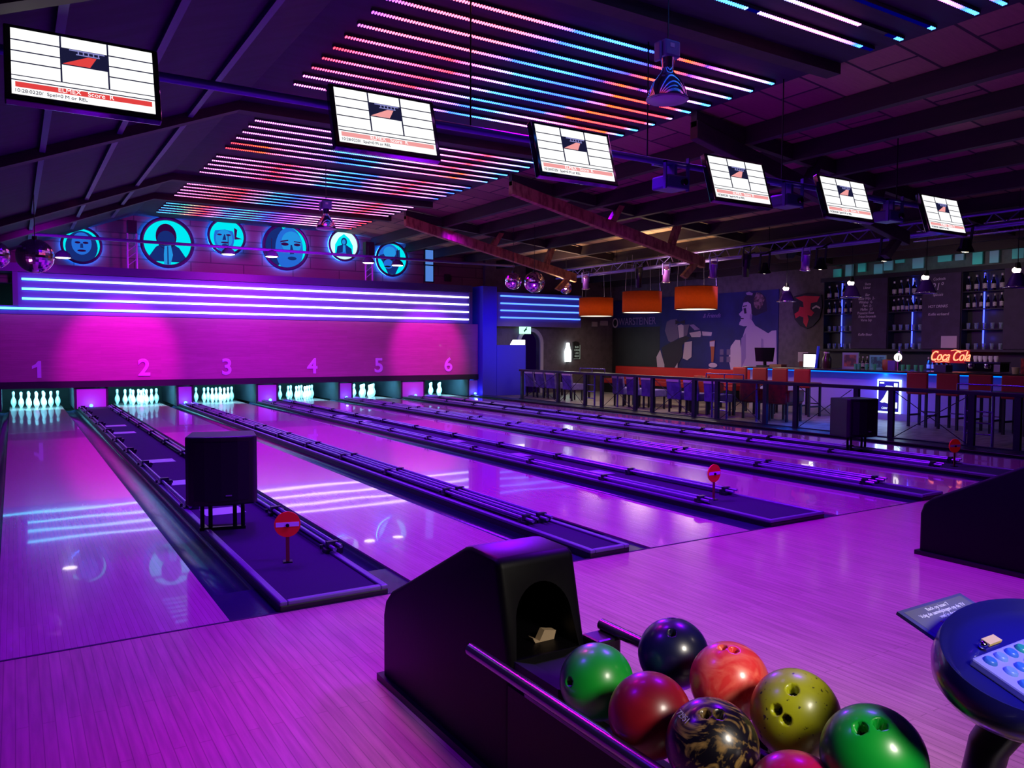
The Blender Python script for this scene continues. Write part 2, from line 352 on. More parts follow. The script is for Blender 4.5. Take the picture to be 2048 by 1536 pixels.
# dividers (cappings) between the lanes
divs = [(-1.345, -0.77, 'narrow'), (0.804, 1.455, 'wide'), (2.987, 3.345, 'n'), (4.875, 5.572, 'wide'), (7.08, 7.44, 'n'), (8.96, 9.65, 'wide'), (11.18, 11.585, 'edge')]
dl = ['dark ledge along the left wall beside lane one', 'wide carpeted lane divider with steel plates between lanes one and two', 'narrow carpeted lane divider with twin bumper rails between lanes two and three',
      'wide carpeted lane divider between lanes three and four', 'narrow dark lane divider between lanes four and five', 'wide dark lane divider carrying the far speaker between lanes five and six', 'dark ledge beside lane six under the metal fence']
for k, (a, b_, kind) in enumerate(divs):
    t = thing('lane_divider', dl[k], 'lane divider', (a, 0, 0), group='lane dividers'); W = b_-a
    YE = 16.45
    MB().box(0, 0.0, -0.14, W, YE, 0.035).done('divider_body', BLACK, t, bevel=0.008)
    if kind == 'edge' or k == 0:
        continue
    MB().box(0.05, 0.05, 0.035, W-0.05, YE, 0.042).done('carpet_top', CARPET, t)
    rb = MB(); rb.box(0.0, 0.0, 0.03, 0.045, YE, 0.058); rb.box(W-0.045, 0.0, 0.03, W, YE, 0.058); rb.box(0.045, 0.0, 0.03, W-0.045, 0.04, 0.058)
    rb.done('raised_rim', RIM, t, bevel=0.008)
    if kind == 'wide':
        for y in (2.62, 4.35, 6.15, 9.9, 11.2):
            MB().box(0.12, y, 0.042, W-0.2, y+0.30, 0.047).done('access_plate', PLATE, t)
    rails = {1: [(0.62, 0.85, 1), (0.045, 2.9, 0)], 2: [(0.10, 0.88, 1), (0.24, 0.88, 1)], 3: [(0.05, 0.74, 1), (0.6, 0.95, 1)], 4: [(0.05, 0.55, 1), (0.3, 0.6, 1)], 5: [(0.05, 0.9, 1), (0.62, 1.0, 1)]}[k]
    for xr, ys, two in rails:
        rl = MB(); rl.tube((xr, ys, 0.085), (xr, YE-0.3, 0.085), 0.014)
        if two: rl.tube((xr+0.045, ys, 0.10), (xr+0.045, YE-0.3, 0.10), 0.011); rl.box(xr+0.01, ys+0.1, 0.058, xr+0.04, YE-0.3, 0.075)
        rlo = rl.done('bumper_rail', RAILM, t, smooth=True)
        y = ys+0.12
        while y < YE-0.6:
            q = MB(); q.box(xr-0.04, y-0.045, 0.03, xr+0.085, y+0.03, 0.07); q.box(xr-0.02, y-0.02, 0.06, xr+0.06, y+0.02, 0.118)
            q.tube((xr-0.055, y, 0.07), (xr-0.055, y, 0.10), 0.012); q.tube((xr+0.08, y-0.03, 0.075), (xr+0.08, y+0.03, 0.075), 0.018)
            q.done('rail_bracket', BRK, rlo, smooth=True); y += 1.42
# ================================================================ pins
PINP = [(0.0001, 0), (0.0258, 0), (0.0295, 0.019), (0.0456, 0.0572), (0.058, 0.0857), (0.0605, 0.1143), (0.058, 0.149), (0.0472, 0.187), (0.031, 0.2208), (0.0248, 0.2398), (0.0228, 0.254), (0.0236, 0.270), (0.0273, 0.2985), (0.0318, 0.327), (0.0323, 0.342), (0.0293, 0.362), (0.018, 0.376), (0.0001, 0.381)]
pin0 = thing('bowling_pin', '', 'bowling pin', (0, 0, 0), group='bowling pins at the lane ends')
MB().lathe(PINP, 20).done('pin_body', PIN, pin0, smooth=True)
MB().lathe([(0.0236, 0.262), (0.0262, 0.263), (0.0268, 0.272), (0.0246, 0.273)], 20).done('red_neck_stripe', mat('neck_stripe', 'b0506a', 0.4), pin0, smooth=True)
rown = ['head pin', 'second row', 'third row', 'back row']
posn = [['at the front point of the triangle'], ['left', 'right'], ['left', 'middle', 'right'], ['far left', 'inner left', 'inner right', 'far right']]
first = True
for i, X in enumerate(LX):
    for r in range(4):
        for c in range(r+1):
            pos = (X+(c-r/2)*0.3048, 17.05+r*0.264, 0.0)
            lab = f'glowing white bowling pin at the end of lane {LNW[i]}, ' + ('head pin nearest the camera' if r == 0 else f'{rown[r]}, {posn[r][c]}')
            if first: pin0.location = pos; pin0['label'] = lab; first = False
            else: dup(pin0, lab, pos)
# pit: side walls, lamp over the pins
PITM = mat('pit_lining', '0a0912', 0.8); KICK = mat('kickback_grey', '1c1a26', 0.6, noise=('141220', 6))
for i, X in enumerate(LX):
    t = thing('pin_deck_lamp', f'tube lamp above the pins of lane {LNW[i]}', 'lamp', (X, 16.72, 0.62), group='lamps above the pins')
    lh = MB().box(-0.5, -0.178, 0.0, 0.5, 0.05, 0.04).done('lamp_housing', BLACK, t)
    MB().tube((-0.48, 0.0, -0.02), (0.48, 0.0, -0.02), 0.015).done('lamp_tube', emi('pin_tube', (0.3, 1, 1), 14) if i == 0 else MATS['pin_tube'], lh)
    area((X, 16.80, 0.60), (X, 17.5, 0.12), 95, (0.16, 0.80, 1.0), 1.0, 0.08)
kd = [(-1.33, -0.72), (0.785, 1.396), (2.99, 3.296), (4.914, 5.387), (7.123, 7.451), (8.98, 9.646), (11.16, 11.455)]
kn = ['left of lane one', 'between the pins of lanes one and two', 'between the pins of lanes two and three', 'between the pins of lanes three and four', 'between the pins of lanes four and five', 'between the pins of lanes five and six', 'right of lane six beside the blue column']
DIVP = mat('divider_panel_purple', 'a080b0', 0.5)
BLAMP = emi('blue_uplight', (0.05, 0.12, 1.0), 9)
for k, (a, b_) in enumerate(kd):
    t = thing('pin_divider_panel', f'square purple-lit panel {kn[k]}', 'panel', (a, 16.5, 0), group='panels between the pin decks')
    MB().box(0, 0, 0.0, b_-a, 0.03, 0.47).done('front_face', DIVP, t, bevel=0.004)
    if k > 0: MB().box(-0.05, -0.01, 0.0, 0.0, 2.3, 0.5).done('left_cheek', KICK, t)
    if k < 6: MB().box(b_-a, -0.01, 0.0, b_-a+0.04, 2.3, 0.5).done('right_cheek', KICK, t)
    if k > 0:
        lx = {1: 1.075, 2: 3.135, 3: 5.206, 4: 7.278, 5: 9.359, 6: 11.331}[k]
        u = thing('uplight', f'small glowing blue lamp {kn[k]}', 'lamp', (lx, 16.42, 0.0), group='blue lamps at the pin panels')
        MB().box(-0.05, -0.03, 0.0, 0.05, 0.03, 0.05).done('lamp_base', BLACK, u)
        MB().sphere((0, 0, 0.075), 0.042, 16, 10).done('lamp_lens', BLAMP, u, smooth=True)
        point((lx, 16.34, 0.12), 2.2, (0.12, 0.15, 1.0), 0.04)
# ================================================================ masking panel, neon box
MASK = wood_mat('masking_board', '9c5e84', '945a7e', 0.45, 0.1, plank=0.08, seam='8c5478', seam_w=0.01, axis='x')
for nd in MASK.node_tree.nodes:
    if nd.type == 'MAPPING' and nd.inputs['Scale'].default_value[0] == 1: nd.inputs['Rotation'].default_value = (math.radians(90), 0, 0)
t = thing('masking_panel', 'long magenta-lit panel above the pins carrying lane numbers 1 to 6', 'wall panel', (0, 16.46, 0))
MB().box(-1.34, 0, 0.654, 11.44, 0.06, 2.16).done('board', MASK, t)
MB().box(-1.34, -0.01, 0.50, 11.46, 0.08, 0.654).done('lower_edge', mat('panel_edge', '14101e', 0.5), t)
NUMM = mat('number_plastic', 'c8a0e8', 0.4, emit=(0.5, 0.02, 0.8), es=0.0)
nx = [0.0, 2.216, 4.13, 6.34, 8.24, 10.43]
MB().prism([(nx[0]+a, 0.93+b_) for a, b_ in [(0.01, -0.19), (0.09, -0.19), (0.09, 0.19), (0.03, 0.19), (-0.02, 0.12), (-0.09, 0.08), (-0.09, 0.01), (0.01, 0.06)]], 'y', -0.016, 0.0).done('lane_number', NUMM, t)
for i in range(1, 6):
    text('lane_number', str(i+1), 0.56, NUMM, t, (nx[i], -0.012, 0.93), (R90, 0, 0), 0.004, bevel=0.014)
NEON = attr_emi('neon_tube', 4.0)
NBOX = mat('neon_box_panel', '5434a0', 0.5, 0.0, coat=0.0)
def neon_bar(t, x0, x1, z, y=-0.05, f=None):
    b = MB(); n = 24; r = 0.024; pts = [x0+(x1-x0)*i/n for i in range(n+1)]
    b.path([(x, y, z) for x in pts], r, 8)
    o = b.done('neon_tube', NEON, t, smooth=True)
    me = o.data; ca = me.color_attributes.new('glow', 'FLOAT_COLOR', 'POINT')
    for v in me.vertices:
        x = v.co.x; ca.data[v.index].color = (*f(x), 1)
    return o
def fcol(x):
    u = max(0, min(1, (x+0.3)/4.6)); v = max(0, min(1, (x-9.5)/1.6))
    r = 0.08+0.90*u-0.5*v; g = 0.70+0.22*u-0.35*v; return (max(.05, r), g, 1.0)
t = thing('neon_light_box', 'wide purple light box with four white-blue neon lines above the masking panel', 'neon light', (0, 16.46, 0))
MB().box(-0.32, 0.0, 2.17, 11.12, 0.12, 3.10).done('backing_panel', NBOX, t)
MB().box(-1.34, 0.02, 2.17, -0.32, 0.12, 2.36).done('lower_extension', NBOX, t)
for z in (2.949, 2.735, 2.516): neon_bar(t, -0.246, 11.09, z, f=fcol)
neon_bar(t, -1.33, 11.09, 2.295, f=fcol)
MB().box(11.12, -0.05, 2.165, 11.22, 0.14, 3.12).done('end_frame', mat('violet_frame', '4a3a78', 0.5), t)
MB().box(-0.42, -0.03, 2.36, -0.32, 0.14, 3.12).done('left_end_frame', MATS['violet_frame'], t)
o = MB().box(-1.34, 16.40, 3.11, 11.22, 17.05, 3.30).done('wall_ledge', mat('ledge_paint', '2b2358', 0.45))
tag(o, 'dark violet ledge running above the neon light box', 'ledge')
# right little neon box
t = thing('neon_light_box', 'short light box with four blue neon lines right of the blue column', 'neon light', (0, 16.46, 0))
MB().box(12.10, 0.0, 2.12, 15.32, 0.439, 3.16).done('backing_panel', mat('neon_box_small', '6a5490', 0.3), t)
for z in (3.04, 2.815, 2.60, 2.385): neon_bar(t, 12.21, 15.24, z, f=lambda x: (0.05, 0.14, 0.8))
BLUEP = mat('blue_paint', '3a30c8', 0.55)
tag(MB().box(11.46, 16.2, 0.0, 11.95, 17.0, 3.30).done('blue_column', BLUEP, bevel=0.01), 'tall blue square column right of the masking panel', 'column')
tag(MB().box(11.955, 16.2, 0.0, 13.0, 16.42, 1.54).done('low_partition', BLUEP, bevel=0.01), 'low blue partition wall beside the arched doorway', 'partition')
# ================================================================ portraits
CY1 = emi('backlit_cyan', (0.0, 0.72, 0.80), 1.15); CY2 = emi('backlit_blue', (0.02, 0.16, 0.75), 0.9); CY3 = emi('backlit_deep_blue', (0.01, 0.03, 0.22), 0.8)
CY4 = emi('backlit_mid_blue', (0.02, 0.32, 0.85), 0.9); CYW = emi('backlit_pale', (0.55, 0.95, 0.95), 1.3); INK = mat('print_ink', '05081c', 0.6); HALO = emi('halo_strip', (0.01, 0.16, 1.0), 45)
RINGM = mat('portrait_ring', '3c2450', 0.4)
def ell(cx, cz, a, b, n=28, a0=0, a1=360): return [(cx+a*math.cos(math.radians(a0+(a1-a0)*i/n)), cz+b*math.sin(math.radians(a0+(a1-a0)*i/n))) for i in range(n if a1-a0 == 360 else n+1)]
def portrait(x, z, r, lab, layers):
    t = thing('portrait_disc', lab, 'picture', (x, 16.93, z), group='backlit round portraits')
    rf = MB().torus((0, 0, 0), r*0.98, r*0.075, 'y', 48, 8).done('ring_frame', RINGM, t, smooth=True)
    MB().torus((0, 0.06, 0), r*0.99, 0.018, 'y', 48, 6).done('halo_light', HALO, rf)
    lay = [(CY1, ell(0, 0, 0.93, 0.93, 48))]+layers
    for k, (m_, poly) in enumerate(lay):
        pl = []
        for u, v in poly:
            d = math.hypot(u, v); s_ = min(1, 0.925/d) if d > 0 else 1
            pl.append((u*s_*r, v*s_*r))
        MB().prism(pl, 'y', 0.01-0.004*k, 0.014-0.004*k).done('portrait_print', m_, t)
sh = lambda w, top=-0.25: [(-w, -1.2), (-w*0.95, -0.6), (-w*0.6, top-0.15), (-0.2, top), (0.2, top), (w*0.6, top-0.15), (w*0.95, -0.6), (w, -1.2)]
portrait(2.86, 4.03, 0.60, 'backlit round portrait of a man with hands clasped before his mouth', [(CY3, sh(0.75, -0.05)), (INK, ell(-0.05, 0.25, 0.40, 0.52)), (CY3, ell(-0.05, 0.12, 0.34, 0.36)), (INK, [(-0.35, -0.02), (0.3, -0.02), (0.28, -0.12), (-0.32, -0.12)]), (CY4, [(-0.12, -0.15), (0.12, -0.1), (0.2, -0.5), (0.1, -0.95), (-0.15, -0.95), (-0.15, -0.5)]), (CY3, [(-0.02, -0.15), (0.02, -0.15), (0.03, -0.9), (-0.02, -0.9)])])
portrait(4.28, 4.29, 0.46, 'backlit round portrait of a moustached man wearing a headscarf', [(CY2, ell(-0.15, -0.1, 0.55, 0.8)), (CY1, [(-0.65, 0.3), (-0.5, 0.8), (0.3, 0.8), (0.38, 0.3), (-0.1, 0.38)]), (CY4, ell(-0.15, -0.15, 0.45, 0.5)), (INK, ell(-0.4, 0.08, 0.13, 0.05)), (INK, ell(0.08, 0.08, 0.13, 0.05)), (CY3, [(-0.16, 0.1), (-0.1, 0.1), (-0.05, -0.2), (-0.25, -0.22)]), (INK, ell(-0.12, -0.35, 0.22, 0.05)), (CY3, ell(-0.12, -0.5, 0.16, 0.07)), (INK, [(0.38, 0.5), (0.55, 0.4), (0.5, 0.0), (0.8, -0.1), (0.4, -0.15)])])
portrait(5.80, 4.13, 0.60, 'largest backlit round portrait, close-up of a woman face', [(CY3, ell(-0.5, 0.1, 0.5, 1.0)), (CY2, ell(0.15, -0.1, 0.62, 0.98)), (CY4, ell(0.25, 0.2, 0.45, 0.5)), (INK, ell(-0.05, 0.12, 0.17, 0.07)), (INK, ell(0.5, 0.12, 0.15, 0.06)), (INK, [(-0.25, 0.25), (0.1, 0.32), (0.1, 0.27), (-0.25, 0.18)]), (INK, [(0.35, 0.28), (0.65, 0.25), (0.65, 0.2), (0.35, 0.24)]), (CY3, [(0.2, 0.1), (0.26, 0.1), (0.36, -0.3), (0.16, -0.32)]), (CY3, ell(0.26, -0.5, 0.2, 0.08))])
portrait(7.42, 4.29, 0.43, 'brightest backlit round portrait of a seated man in a suit', [(CYW, ell(0, 0, 0.93, 0.93, 40)), (MATS['backlit_cyan'], [(-0.65, -0.75), (-0.6, 0), (-0.35, 0.45), (0, 0.72), (0.35, 0.45), (0.6, 0), (0.65, -0.75)]), (CY3, [(-0.6, -0.8), (-0.45, -0.1), (-0.15, 0.02), (0.15, 0.02), (0.5, -0.2), (0.62, -0.8)]), (CY3, ell(0.0, 0.22, 0.2, 0.26)), (CY4, ell(-0.02, 0.2, 0.12, 0.17)), (CY4, [(-0.08, 0.0), (0.08, 0.0), (0.1, -0.5), (-0.1, -0.5)]), (CY2, [(-0.4, -0.55), (0.1, -0.4), (0.15, -0.6), (-0.35, -0.75)])])
portrait(8.86, 3.99, 0.48, 'backlit round portrait of a man in sunglasses seen from the side, rightmost on the wall', [(CY2, ell(-0.2, 0.3, 0.65, 0.6)), (CY3, [(-0.8, 0.2), (0.5, 0.6), (0.55, -0.2), (0.2, -0.9), (-0.25, -0.9), (-0.6, -0.2)]), (CY4, ell(-0.15, 0.4, 0.4, 0.35)), (INK, [(-0.65, 0.12), (0.1, 0.16), (0.1, -0.05), (-0.5, -0.1)]), (CY2, ell(-0.25, -0.3, 0.3, 0.28)), (INK, ell(-0.3, -0.45, 0.22, 0.05))])
portrait(0.98, 3.83, 0.42, 'small dim backlit round portrait behind a white dome lamp, leftmost on the wall', [(CY3, ell(0, -0.1, 0.8, 0.9)), (CY2, ell(0, 0.1, 0.5, 0.62)), (INK, ell(-0.2, 0.15, 0.14, 0.06)), (INK, ell(0.2, 0.15, 0.14, 0.06)), (CY3, [(-0.06, 0.1), (0.06, 0.1), (0.08, -0.15), (-0.08, -0.15)]), (INK, ell(0, -0.3, 0.22, 0.06))])
t = thing('lit_wall_panel', 'tall pale-blue lit panel on the back wall right of the sunglasses portrait', 'panel', (10.08, 17.0, 3.42))
MB().box(-0.11, 0, 0.0, 0.13, 0.04, 0.46).done('lower_pane', emi('pane_blue', (0.10, 0.28, 0.85), 0.8), t); MB().box(-0.11, 0, 0.50, 0.13, 0.04, 0.92).done('upper_pane', MATS['pane_blue'], t)
MB().box(-0.15, 0.03, -0.03, 0.17, 0.05, 0.96).done('frame', MATTE, t)
tag(MB().box(10.6, 16.98, 3.45, 10.78, 17.04, 3.66).done('wall_box', MATTE), 'small black box on the red-brown wall left of the blue column', 'box')
# dome lamps in front of the portraits, hanging from a long pipe
tag(MB().tube((-1.3, 15.0, 3.78), (11.8, 15.0, 3.80), 0.035).done('ceiling_pipe', mat('purple_pipe', '50307a', 0.4)), 'long dark-violet pipe crossing in front of the round portraits', 'pipe')
WD = emi('warm_white_lens', (1.0, 0.93, 0.85), 7)
dome = None
for k, (x, z, lab) in enumerate([(0.50, 3.33, 'leftmost white-glowing dome lamp by the left mirror balls'), (3.88, 3.62, 'white-glowing dome lamp under the headscarf portrait'), (4.89, 3.63, 'white-glowing dome lamp before the woman portrait'), (7.36, 3.63, 'white-glowing dome lamp between the suit and sunglasses portraits'), (8.17, 3.61, 'rightmost white-glowing dome lamp, over the sunglasses portrait')]):
    if dome is None:
        dome = thing('dome_lamp', lab, 'lamp', (x, 15.0, z), group='dome lamps before the portraits')
        MB().lathe([(0.03, 0.16), (0.06, 0.15), (0.13, 0.09), (0.17, 0.0), (0.15, 0.0), (0.11, 0.08), (0.03, 0.13)], 24).done('lamp_shade', mat('dome_shade', '3a2a5a', 0.4), dome, smooth=True)
        MB().lathe([(0.0, -0.015), (0.12, -0.01), (0.155, 0.01), (0.0, 0.02)], 24).done('lamp_lens', WD, dome, smooth=True)
        MB().tube((0, 0, 0.15), (0, 0, 0.44), 0.008).done('cord', BLACK, dome)
    else:
        d = dup(dome, lab, (x, 15.0, z))
for i_, x in enumerate((2.02, 8.02)):
    t = thing('truss_post', ['pink-lit lattice post standing left of the clasped-hands portrait', 'pink-lit lattice post between suit and sunglasses portraits'][i_], 'post', (x, 16.6, 3.30), group='lattice posts on the ledge')
    for q in (-0.10, 0.10): MB().tube((q, 0, 0), (q, 0, 0.72 if i_ else 0.85), 0.022).done('upright', mat('pink_metal', 'b070b8', 0.35, 0.4), t, smooth=True)
    b = MB()
    for j in range(4): b.tube((-0.10, 0, 0.08+j*0.17), (0.10, 0, 0.25+j*0.17), 0.010, n=6)
    b.done('lattice', MATS['pink_metal'], t)
    if i_: MB().box(-0.13, -0.1, 0.72, 0.13, 0.12, 1.08).done('top_speaker', MATTE, t)
    else: MB().box(-0.10, -0.1, 0.85, 0.10, 0.1, 1.15).done('top_box', MATTE, t)
# ================================================================ ceiling LED strips
LEDM = attr_emi('led_dot', 5.5)
rows = [-0.545, -0.30, 0.11, 0.44, 0.77, 2.04, 2.36, 2.70, 3.05, 3.40, 3.75, 4.10, 4.45, 4.77, 5.12, 5.77, 6.92, 7.27, 7.62, 8.0, 8.35, 8.72, 9.38, 9.72, 10.05, 10.4, 10.77, 12.0, 12.35, 12.7, 13.05, 13.4, 14.1, 14.45, 14.8, 15.15, 15.5, 15.85]
RED, PW, BL, CYN, OR, VI, DK = (1, .035, .06), (1, .20, .85), (.03, .10, 1), (.05, .28, .95), (1, .07, .01), (.4, .06, 1), (.05, .02, .15)
def stops(y):
    if y < 1.2: return [(0, RED), (.35, BL), (.62, CYN), (.74, PW), (.90, PW), (.97, BL), (1, CYN)]
    if y < 3.2: return [(0, VI), (.06, (1, .12, .25)), (.30, (1, .12, .2)), (.40, BL), (.52, CYN), (.60, BL), (.66, DK), (.72, OR), (.78, DK), (.80, VI), (.85, PW), (.93, PW), (1, CYN)]
    if y < 4.6: return [(0, RED), (.10, (1, .12, .32)), (.28, RED), (.38, (.8, .2, .9)), (.45, CYN), (.58, BL), (.68, BL), (.76, OR), (.9, RED), (.97, RED), (1, CYN)]
    if y < 6.3: return [(0, PW), (.2, (.9, .12, .4)), (.35, PW), (.45, BL), (.55, CYN), (.72, PW), (.85, RED), (.95, OR), (1, CYN)]
    if y < 8.1: return [(0, PW), (.28, (.8, .2, 1)), (.36, CYN), (.5, (.15, .25, 1)), (.65, PW), (.8, RED), (.93, (.4, .3, 1)), (1, CYN)]
    if y < 9.0: return [(0, RED), (.12, OR), (.22, PW), (.38, BL), (.5, CYN), (.62, PW), (.85, OR), (1, CYN)]
    if y < 11.5: return [(0, PW), (.12, (.9, .2, .8)), (.26, RED), (.38, PW), (.46, CYN), (.6, BL), (.68, PW), (.8, RED), (.92, PW), (1, BL)]
    if y < 13.8: return [(0, PW), (.15, (1, .12, .25)), (.25, RED), (.38, CYN), (.48, BL), (.6, VI), (.72, PW), (.85, RED), (1, PW)]
    return [(0, CYN), (.1, (.05, .35, .25)), (.2, RED), (.3, CYN), (.42, (.04, .3, .25)), (.5, BL), (.62, VI), (.75, (1, .3, .6)), (.9, PW), (1, RED)]
def cramp(st, u):
    for (a, c), (b, d) in zip(st, st[1:]):
        if u <= b:
            f = (u-a)/(b-a) if b > a else 0; return tuple(c[i]*(1-f)+d[i]*f for i in range(3))
    return st[-1][1]
LZ = 4.60; HOUS = mat('strip_housing', '1a1428', 0.6)
for k, y in enumerate(rows):
    x0, x1 = 2.46, 7.25
    t = thing('led_strip', f'coloured LED strip across the ceiling, {ordn(k)} strip counting from the front', 'LED strip', (x0, y, LZ), group='coloured LED strips on the ceiling')
    MB().box(0, -0.02, 0.0, x1-x0, 0.02, 0.03).done('strip_housing', HOUS, t)
    MB().box(0.3, -0.012, 0.03, 0.33, 0.012, 0.042).box(x1-x0-0.4, -0.012, 0.03, x1-x0-0.37, 0.012, 0.042).done('strip_mount', HOUS, t)
    b = MB(); st = stops(y); cols = []; n = int((x1-x0)/0.030); ph = (k % 5)*0.006
    for i in range(n):
        u = i/(n-1)
        if y < 1.2 and ((0.86 < u < 0.885+0.02*k) and k in (3,)): continue
        xx = x0+0.01+i*0.03
        if (k == 2 and 5.0 < xx < 7.12) or (k == 3 and 6.84 < xx < 7.11) or (k == 4 and (xx > 7.03 or 5.33 < xx < 5.5)): c_off = True
        else: c_off = False
        c = cramp(st, min(1, max(0, u+ph+0.01*math.sin(k*1.7))))
        if c_off: c = (0.0, 0.0, 0.02)
        x = 0.01+i*0.030
        b.box(x, -0.021, -0.012, x+0.0115, 0.021, 0.0); cols += [c]*8
    o = b.done('led_row', LEDM, t)
    ca = o.data.color_attributes.new('glow', 'FLOAT_COLOR', 'POINT')
    # vertices of each little box follow each other in the mesh
    for v in o.data.vertices: ca.data[v.index].color = (*cols[min(v.index, len(cols)-1)], 1)
# ================================================================ score monitors
t = thing('monitor_pipe', 'long violet pipe carrying the six score monitors', 'pipe', (0, 1.95, 3.44))
MB().tube((-0.55, 0, 0), (10.9, 0, 0), 0.035).done('pipe_tube', mat('violet_pipe', '4a3a8a', 0.35, 0.5), t, smooth=True)
for x in (3.1, 5.2, 7.3, 9.6): MB().tube((x, 0, 0), (x, 0, roofz(x)-3.44), 0.008).done('hanger_rod', DARKMET, t)
SCRW = emi('screen_white', (1.0, 1.0, 1.0), 1.1); SCRR = emi('screen_red', (0.85, 0.06, 0.06), 0.9); SCRK = emi('screen_dark', (0.01, 0.01, 0.04), 1); SCRP = emi('screen_pink', (0.9, 0.35, 0.35), 1.0); SCRB = emi('screen_blue', (0.3, 0.3, 0.7), 0.8)
mx_ = [0.02, 2.18, 4.09, 6.31, 8.18, 10.30]; mlab = ['leftmost and nearest', 'second from left', 'third from left', 'fourth from left', 'fifth from left', 'rightmost and farthest']
def make_tv(i):
    t = thing('score_monitor', f'{mlab[i]} hanging score monitor with white grid and small lane picture', 'monitor', (mx_[i], 1.70, 3.305), (math.radians(-17), 0, 0), group='hanging score monitors')
    MB().box(-0.46, 0.0, -0.28, 0.46, 0.07, 0.27).done('monitor_case', BLK_GLOSS, t, bevel=0.01)
    scr = MB().box(-0.42, -0.004, -0.235, 0.42, 0.0, 0.24).done('screen', SCRW, t)
    g = MB(); y0, y1 = -0.008, -0.004
    xs = (-0.14, 0.14); zs = (0.155, 0.075, -0.005)
    for x in xs: g.box(x-0.005, y0, -0.10, x+0.005, y1, 0.24)
    for z in zs:
        g.box(-0.42, y0, z-0.003, -0.14, y1, z+0.003); g.box(0.14, y0, z-0.003, 0.42, y1, z+0.003)
    g.box(-0.42, y0, -0.105, 0.42, y1, -0.101) ; g.box(-0.42, y0, -0.138, 0.42, y1, -0.133)
    g.done('grid_lines', SCRK, t)
    pw_ = MB().box(-0.135, y0-0.001, 0.03, 0.135, y1, 0.155).done('picture_window', SCRK, t)
    MB().prism([(-0.13, 0.035), (0.03, 0.035), (0.07, 0.11), (0.02, 0.11)], 'y', y0-0.003, y0-0.001).done('lane_picture', SCRR if i == 0 else SCRP, pw_)
    gg = MB(); gg.box(-0.09, y0-0.004, 0.142, 0.12, y0-0.001, 0.15); gg.box(-0.05, y0-0.004, 0.115, 0.09, y0-0.001, 0.121)
    for q in (-0.04, -0.01, 0.02, 0.05, 0.08): gg.box(q, y0-0.004, 0.12, q+0.007, y0-0.001, 0.146)
    gg.done('pin_picture', SCRB, pw_)
    rb_ = MB().box(-0.40, y0-0.001, -0.185, 0.40, y1, -0.15).done('red_bar', SCRR if i < 1 else SCRP, t)
    text('score_text', 'ELMEX   Score  R', 0.045, SCRW, rb_, (0.0, y0-0.003, -0.168), (R90, 0, 0), 0.001)
    text('caption_text', '10:28:0220/  Spel=0 M or REL', 0.034, SCRK, t, (-0.20, y0-0.001, -0.213), (R90, 0, 0), 0.001)
    MB().tube((0, 0.05, 0.05), (0, 0.2, 0.195), 0.025).done('mount_arm', DARKMET, t)
for i in range(6): make_tv(i)
for k, (x, lab) in enumerate([(5.55, 'left of the fourth score monitor'), (7.42, 'left of the fifth score monitor'), (9.45, 'left of the rightmost score monitor')]):
    t = thing('projector', 'dark violet projector in a bracket hanging '+lab, 'projector', (x, 1.95, 3.28), group='projectors on the monitor pipe')
    MB().box(-0.16, -0.12, -0.12, 0.14, 0.14, 0.02).done('projector_body', mat('violet_case', '2c2160', 0.4), t, bevel=0.02)
    MB().tube((0.05, -0.12, -0.05), (0.05, -0.16, -0.05), 0.035).done('lens', BLK_GLOSS, t, smooth=True)
    b = MB(); b.box(-0.18, -0.1, 0.14, 0.16, -0.06, 0.16); b.box(-0.18, 0.08, 0.14, 0.16, 0.12, 0.16); b.box(-0.18, -0.1, -0.13, -0.165, -0.06, 0.16); b.box(0.145, -0.1, -0.13, 0.16, -0.06, 0.22); b.box(-0.02, -0.06, 0.0, 0.02, 0.08, 0.16)
    b.done('bracket', MATS['violet_pipe'], t)
# ================================================================ high bay lamps
def highbay(loc, s, lab):
    t = thing('high_bay_lamp', lab, 'lamp', loc, group='chrome high bay lamps'); t.scale = (s, s, s)
    MB().lathe([(0.176, -0.10), (0.178, -0.085), (0.165, -0.02), (0.135, 0.05), (0.085, 0.115), (0.055, 0.15), (0.05, 0.20), (0.046, 0.20), (0.05, 0.14), (0.08, 0.105), (0.128, 0.04), (0.155, -0.02), (0.168, -0.085)], 40).done('reflector_bell', mat('mirror_bell', 'b8b0d0', 0.13, 1.0), t, smooth=True)
    MB().lathe([(0.0, -0.118), (0.10, -0.112), (0.185, -0.095), (0.188, -0.085), (0.165, -0.09), (0.0, -0.10)], 40).done('lens_cover', mat('frosted_cover', '8a7a98', 0.35, 0.3), t, smooth=True)
    MB().tube((0, 0, 0.18), (0, 0, 0.27), 0.052, 0.06, 20).done('lamp_neck', MATS['mirror_bell'], t, smooth=True)
    MB().box(-0.085, -0.06, 0.27, 0.10, 0.07, 0.42).done('ballast_box', mat('ballast_grey', '6a60a0', 0.4, 0.2), t, bevel=0.02)
    MB().box(-0.12, -0.03, 0.23, -0.09, 0.05, 0.40).done('junction_box', MATS['ballast_grey'], t, bevel=0.012)
    MB().box(-0.03, -0.065, 0.35, 0.02, -0.06, 0.385).done('rating_label', mat('label_grey', 'c8c0d0', 0.5), t)
    MB().tube((0, 0, 0.42), (0, 0, (4.64-loc[2])/s), 0.006).done('hook_cable', BLACK, t)
highbay((4.53, 0.94, 3.77), 1.0, 'large unlit chrome bell lamp hanging near the front between second and fourth monitors')
highbay((4.25, 9.2, 3.62), 0.95, 'small far chrome bell lamp lit magenta below the ceiling lights')
spot((4.0, 8.4, 2.6), (4.25, 9.2, 3.7), 14, HOT, 22, 0.6, 0.05)  # added magenta spot; the small bell lamp itself gives no light
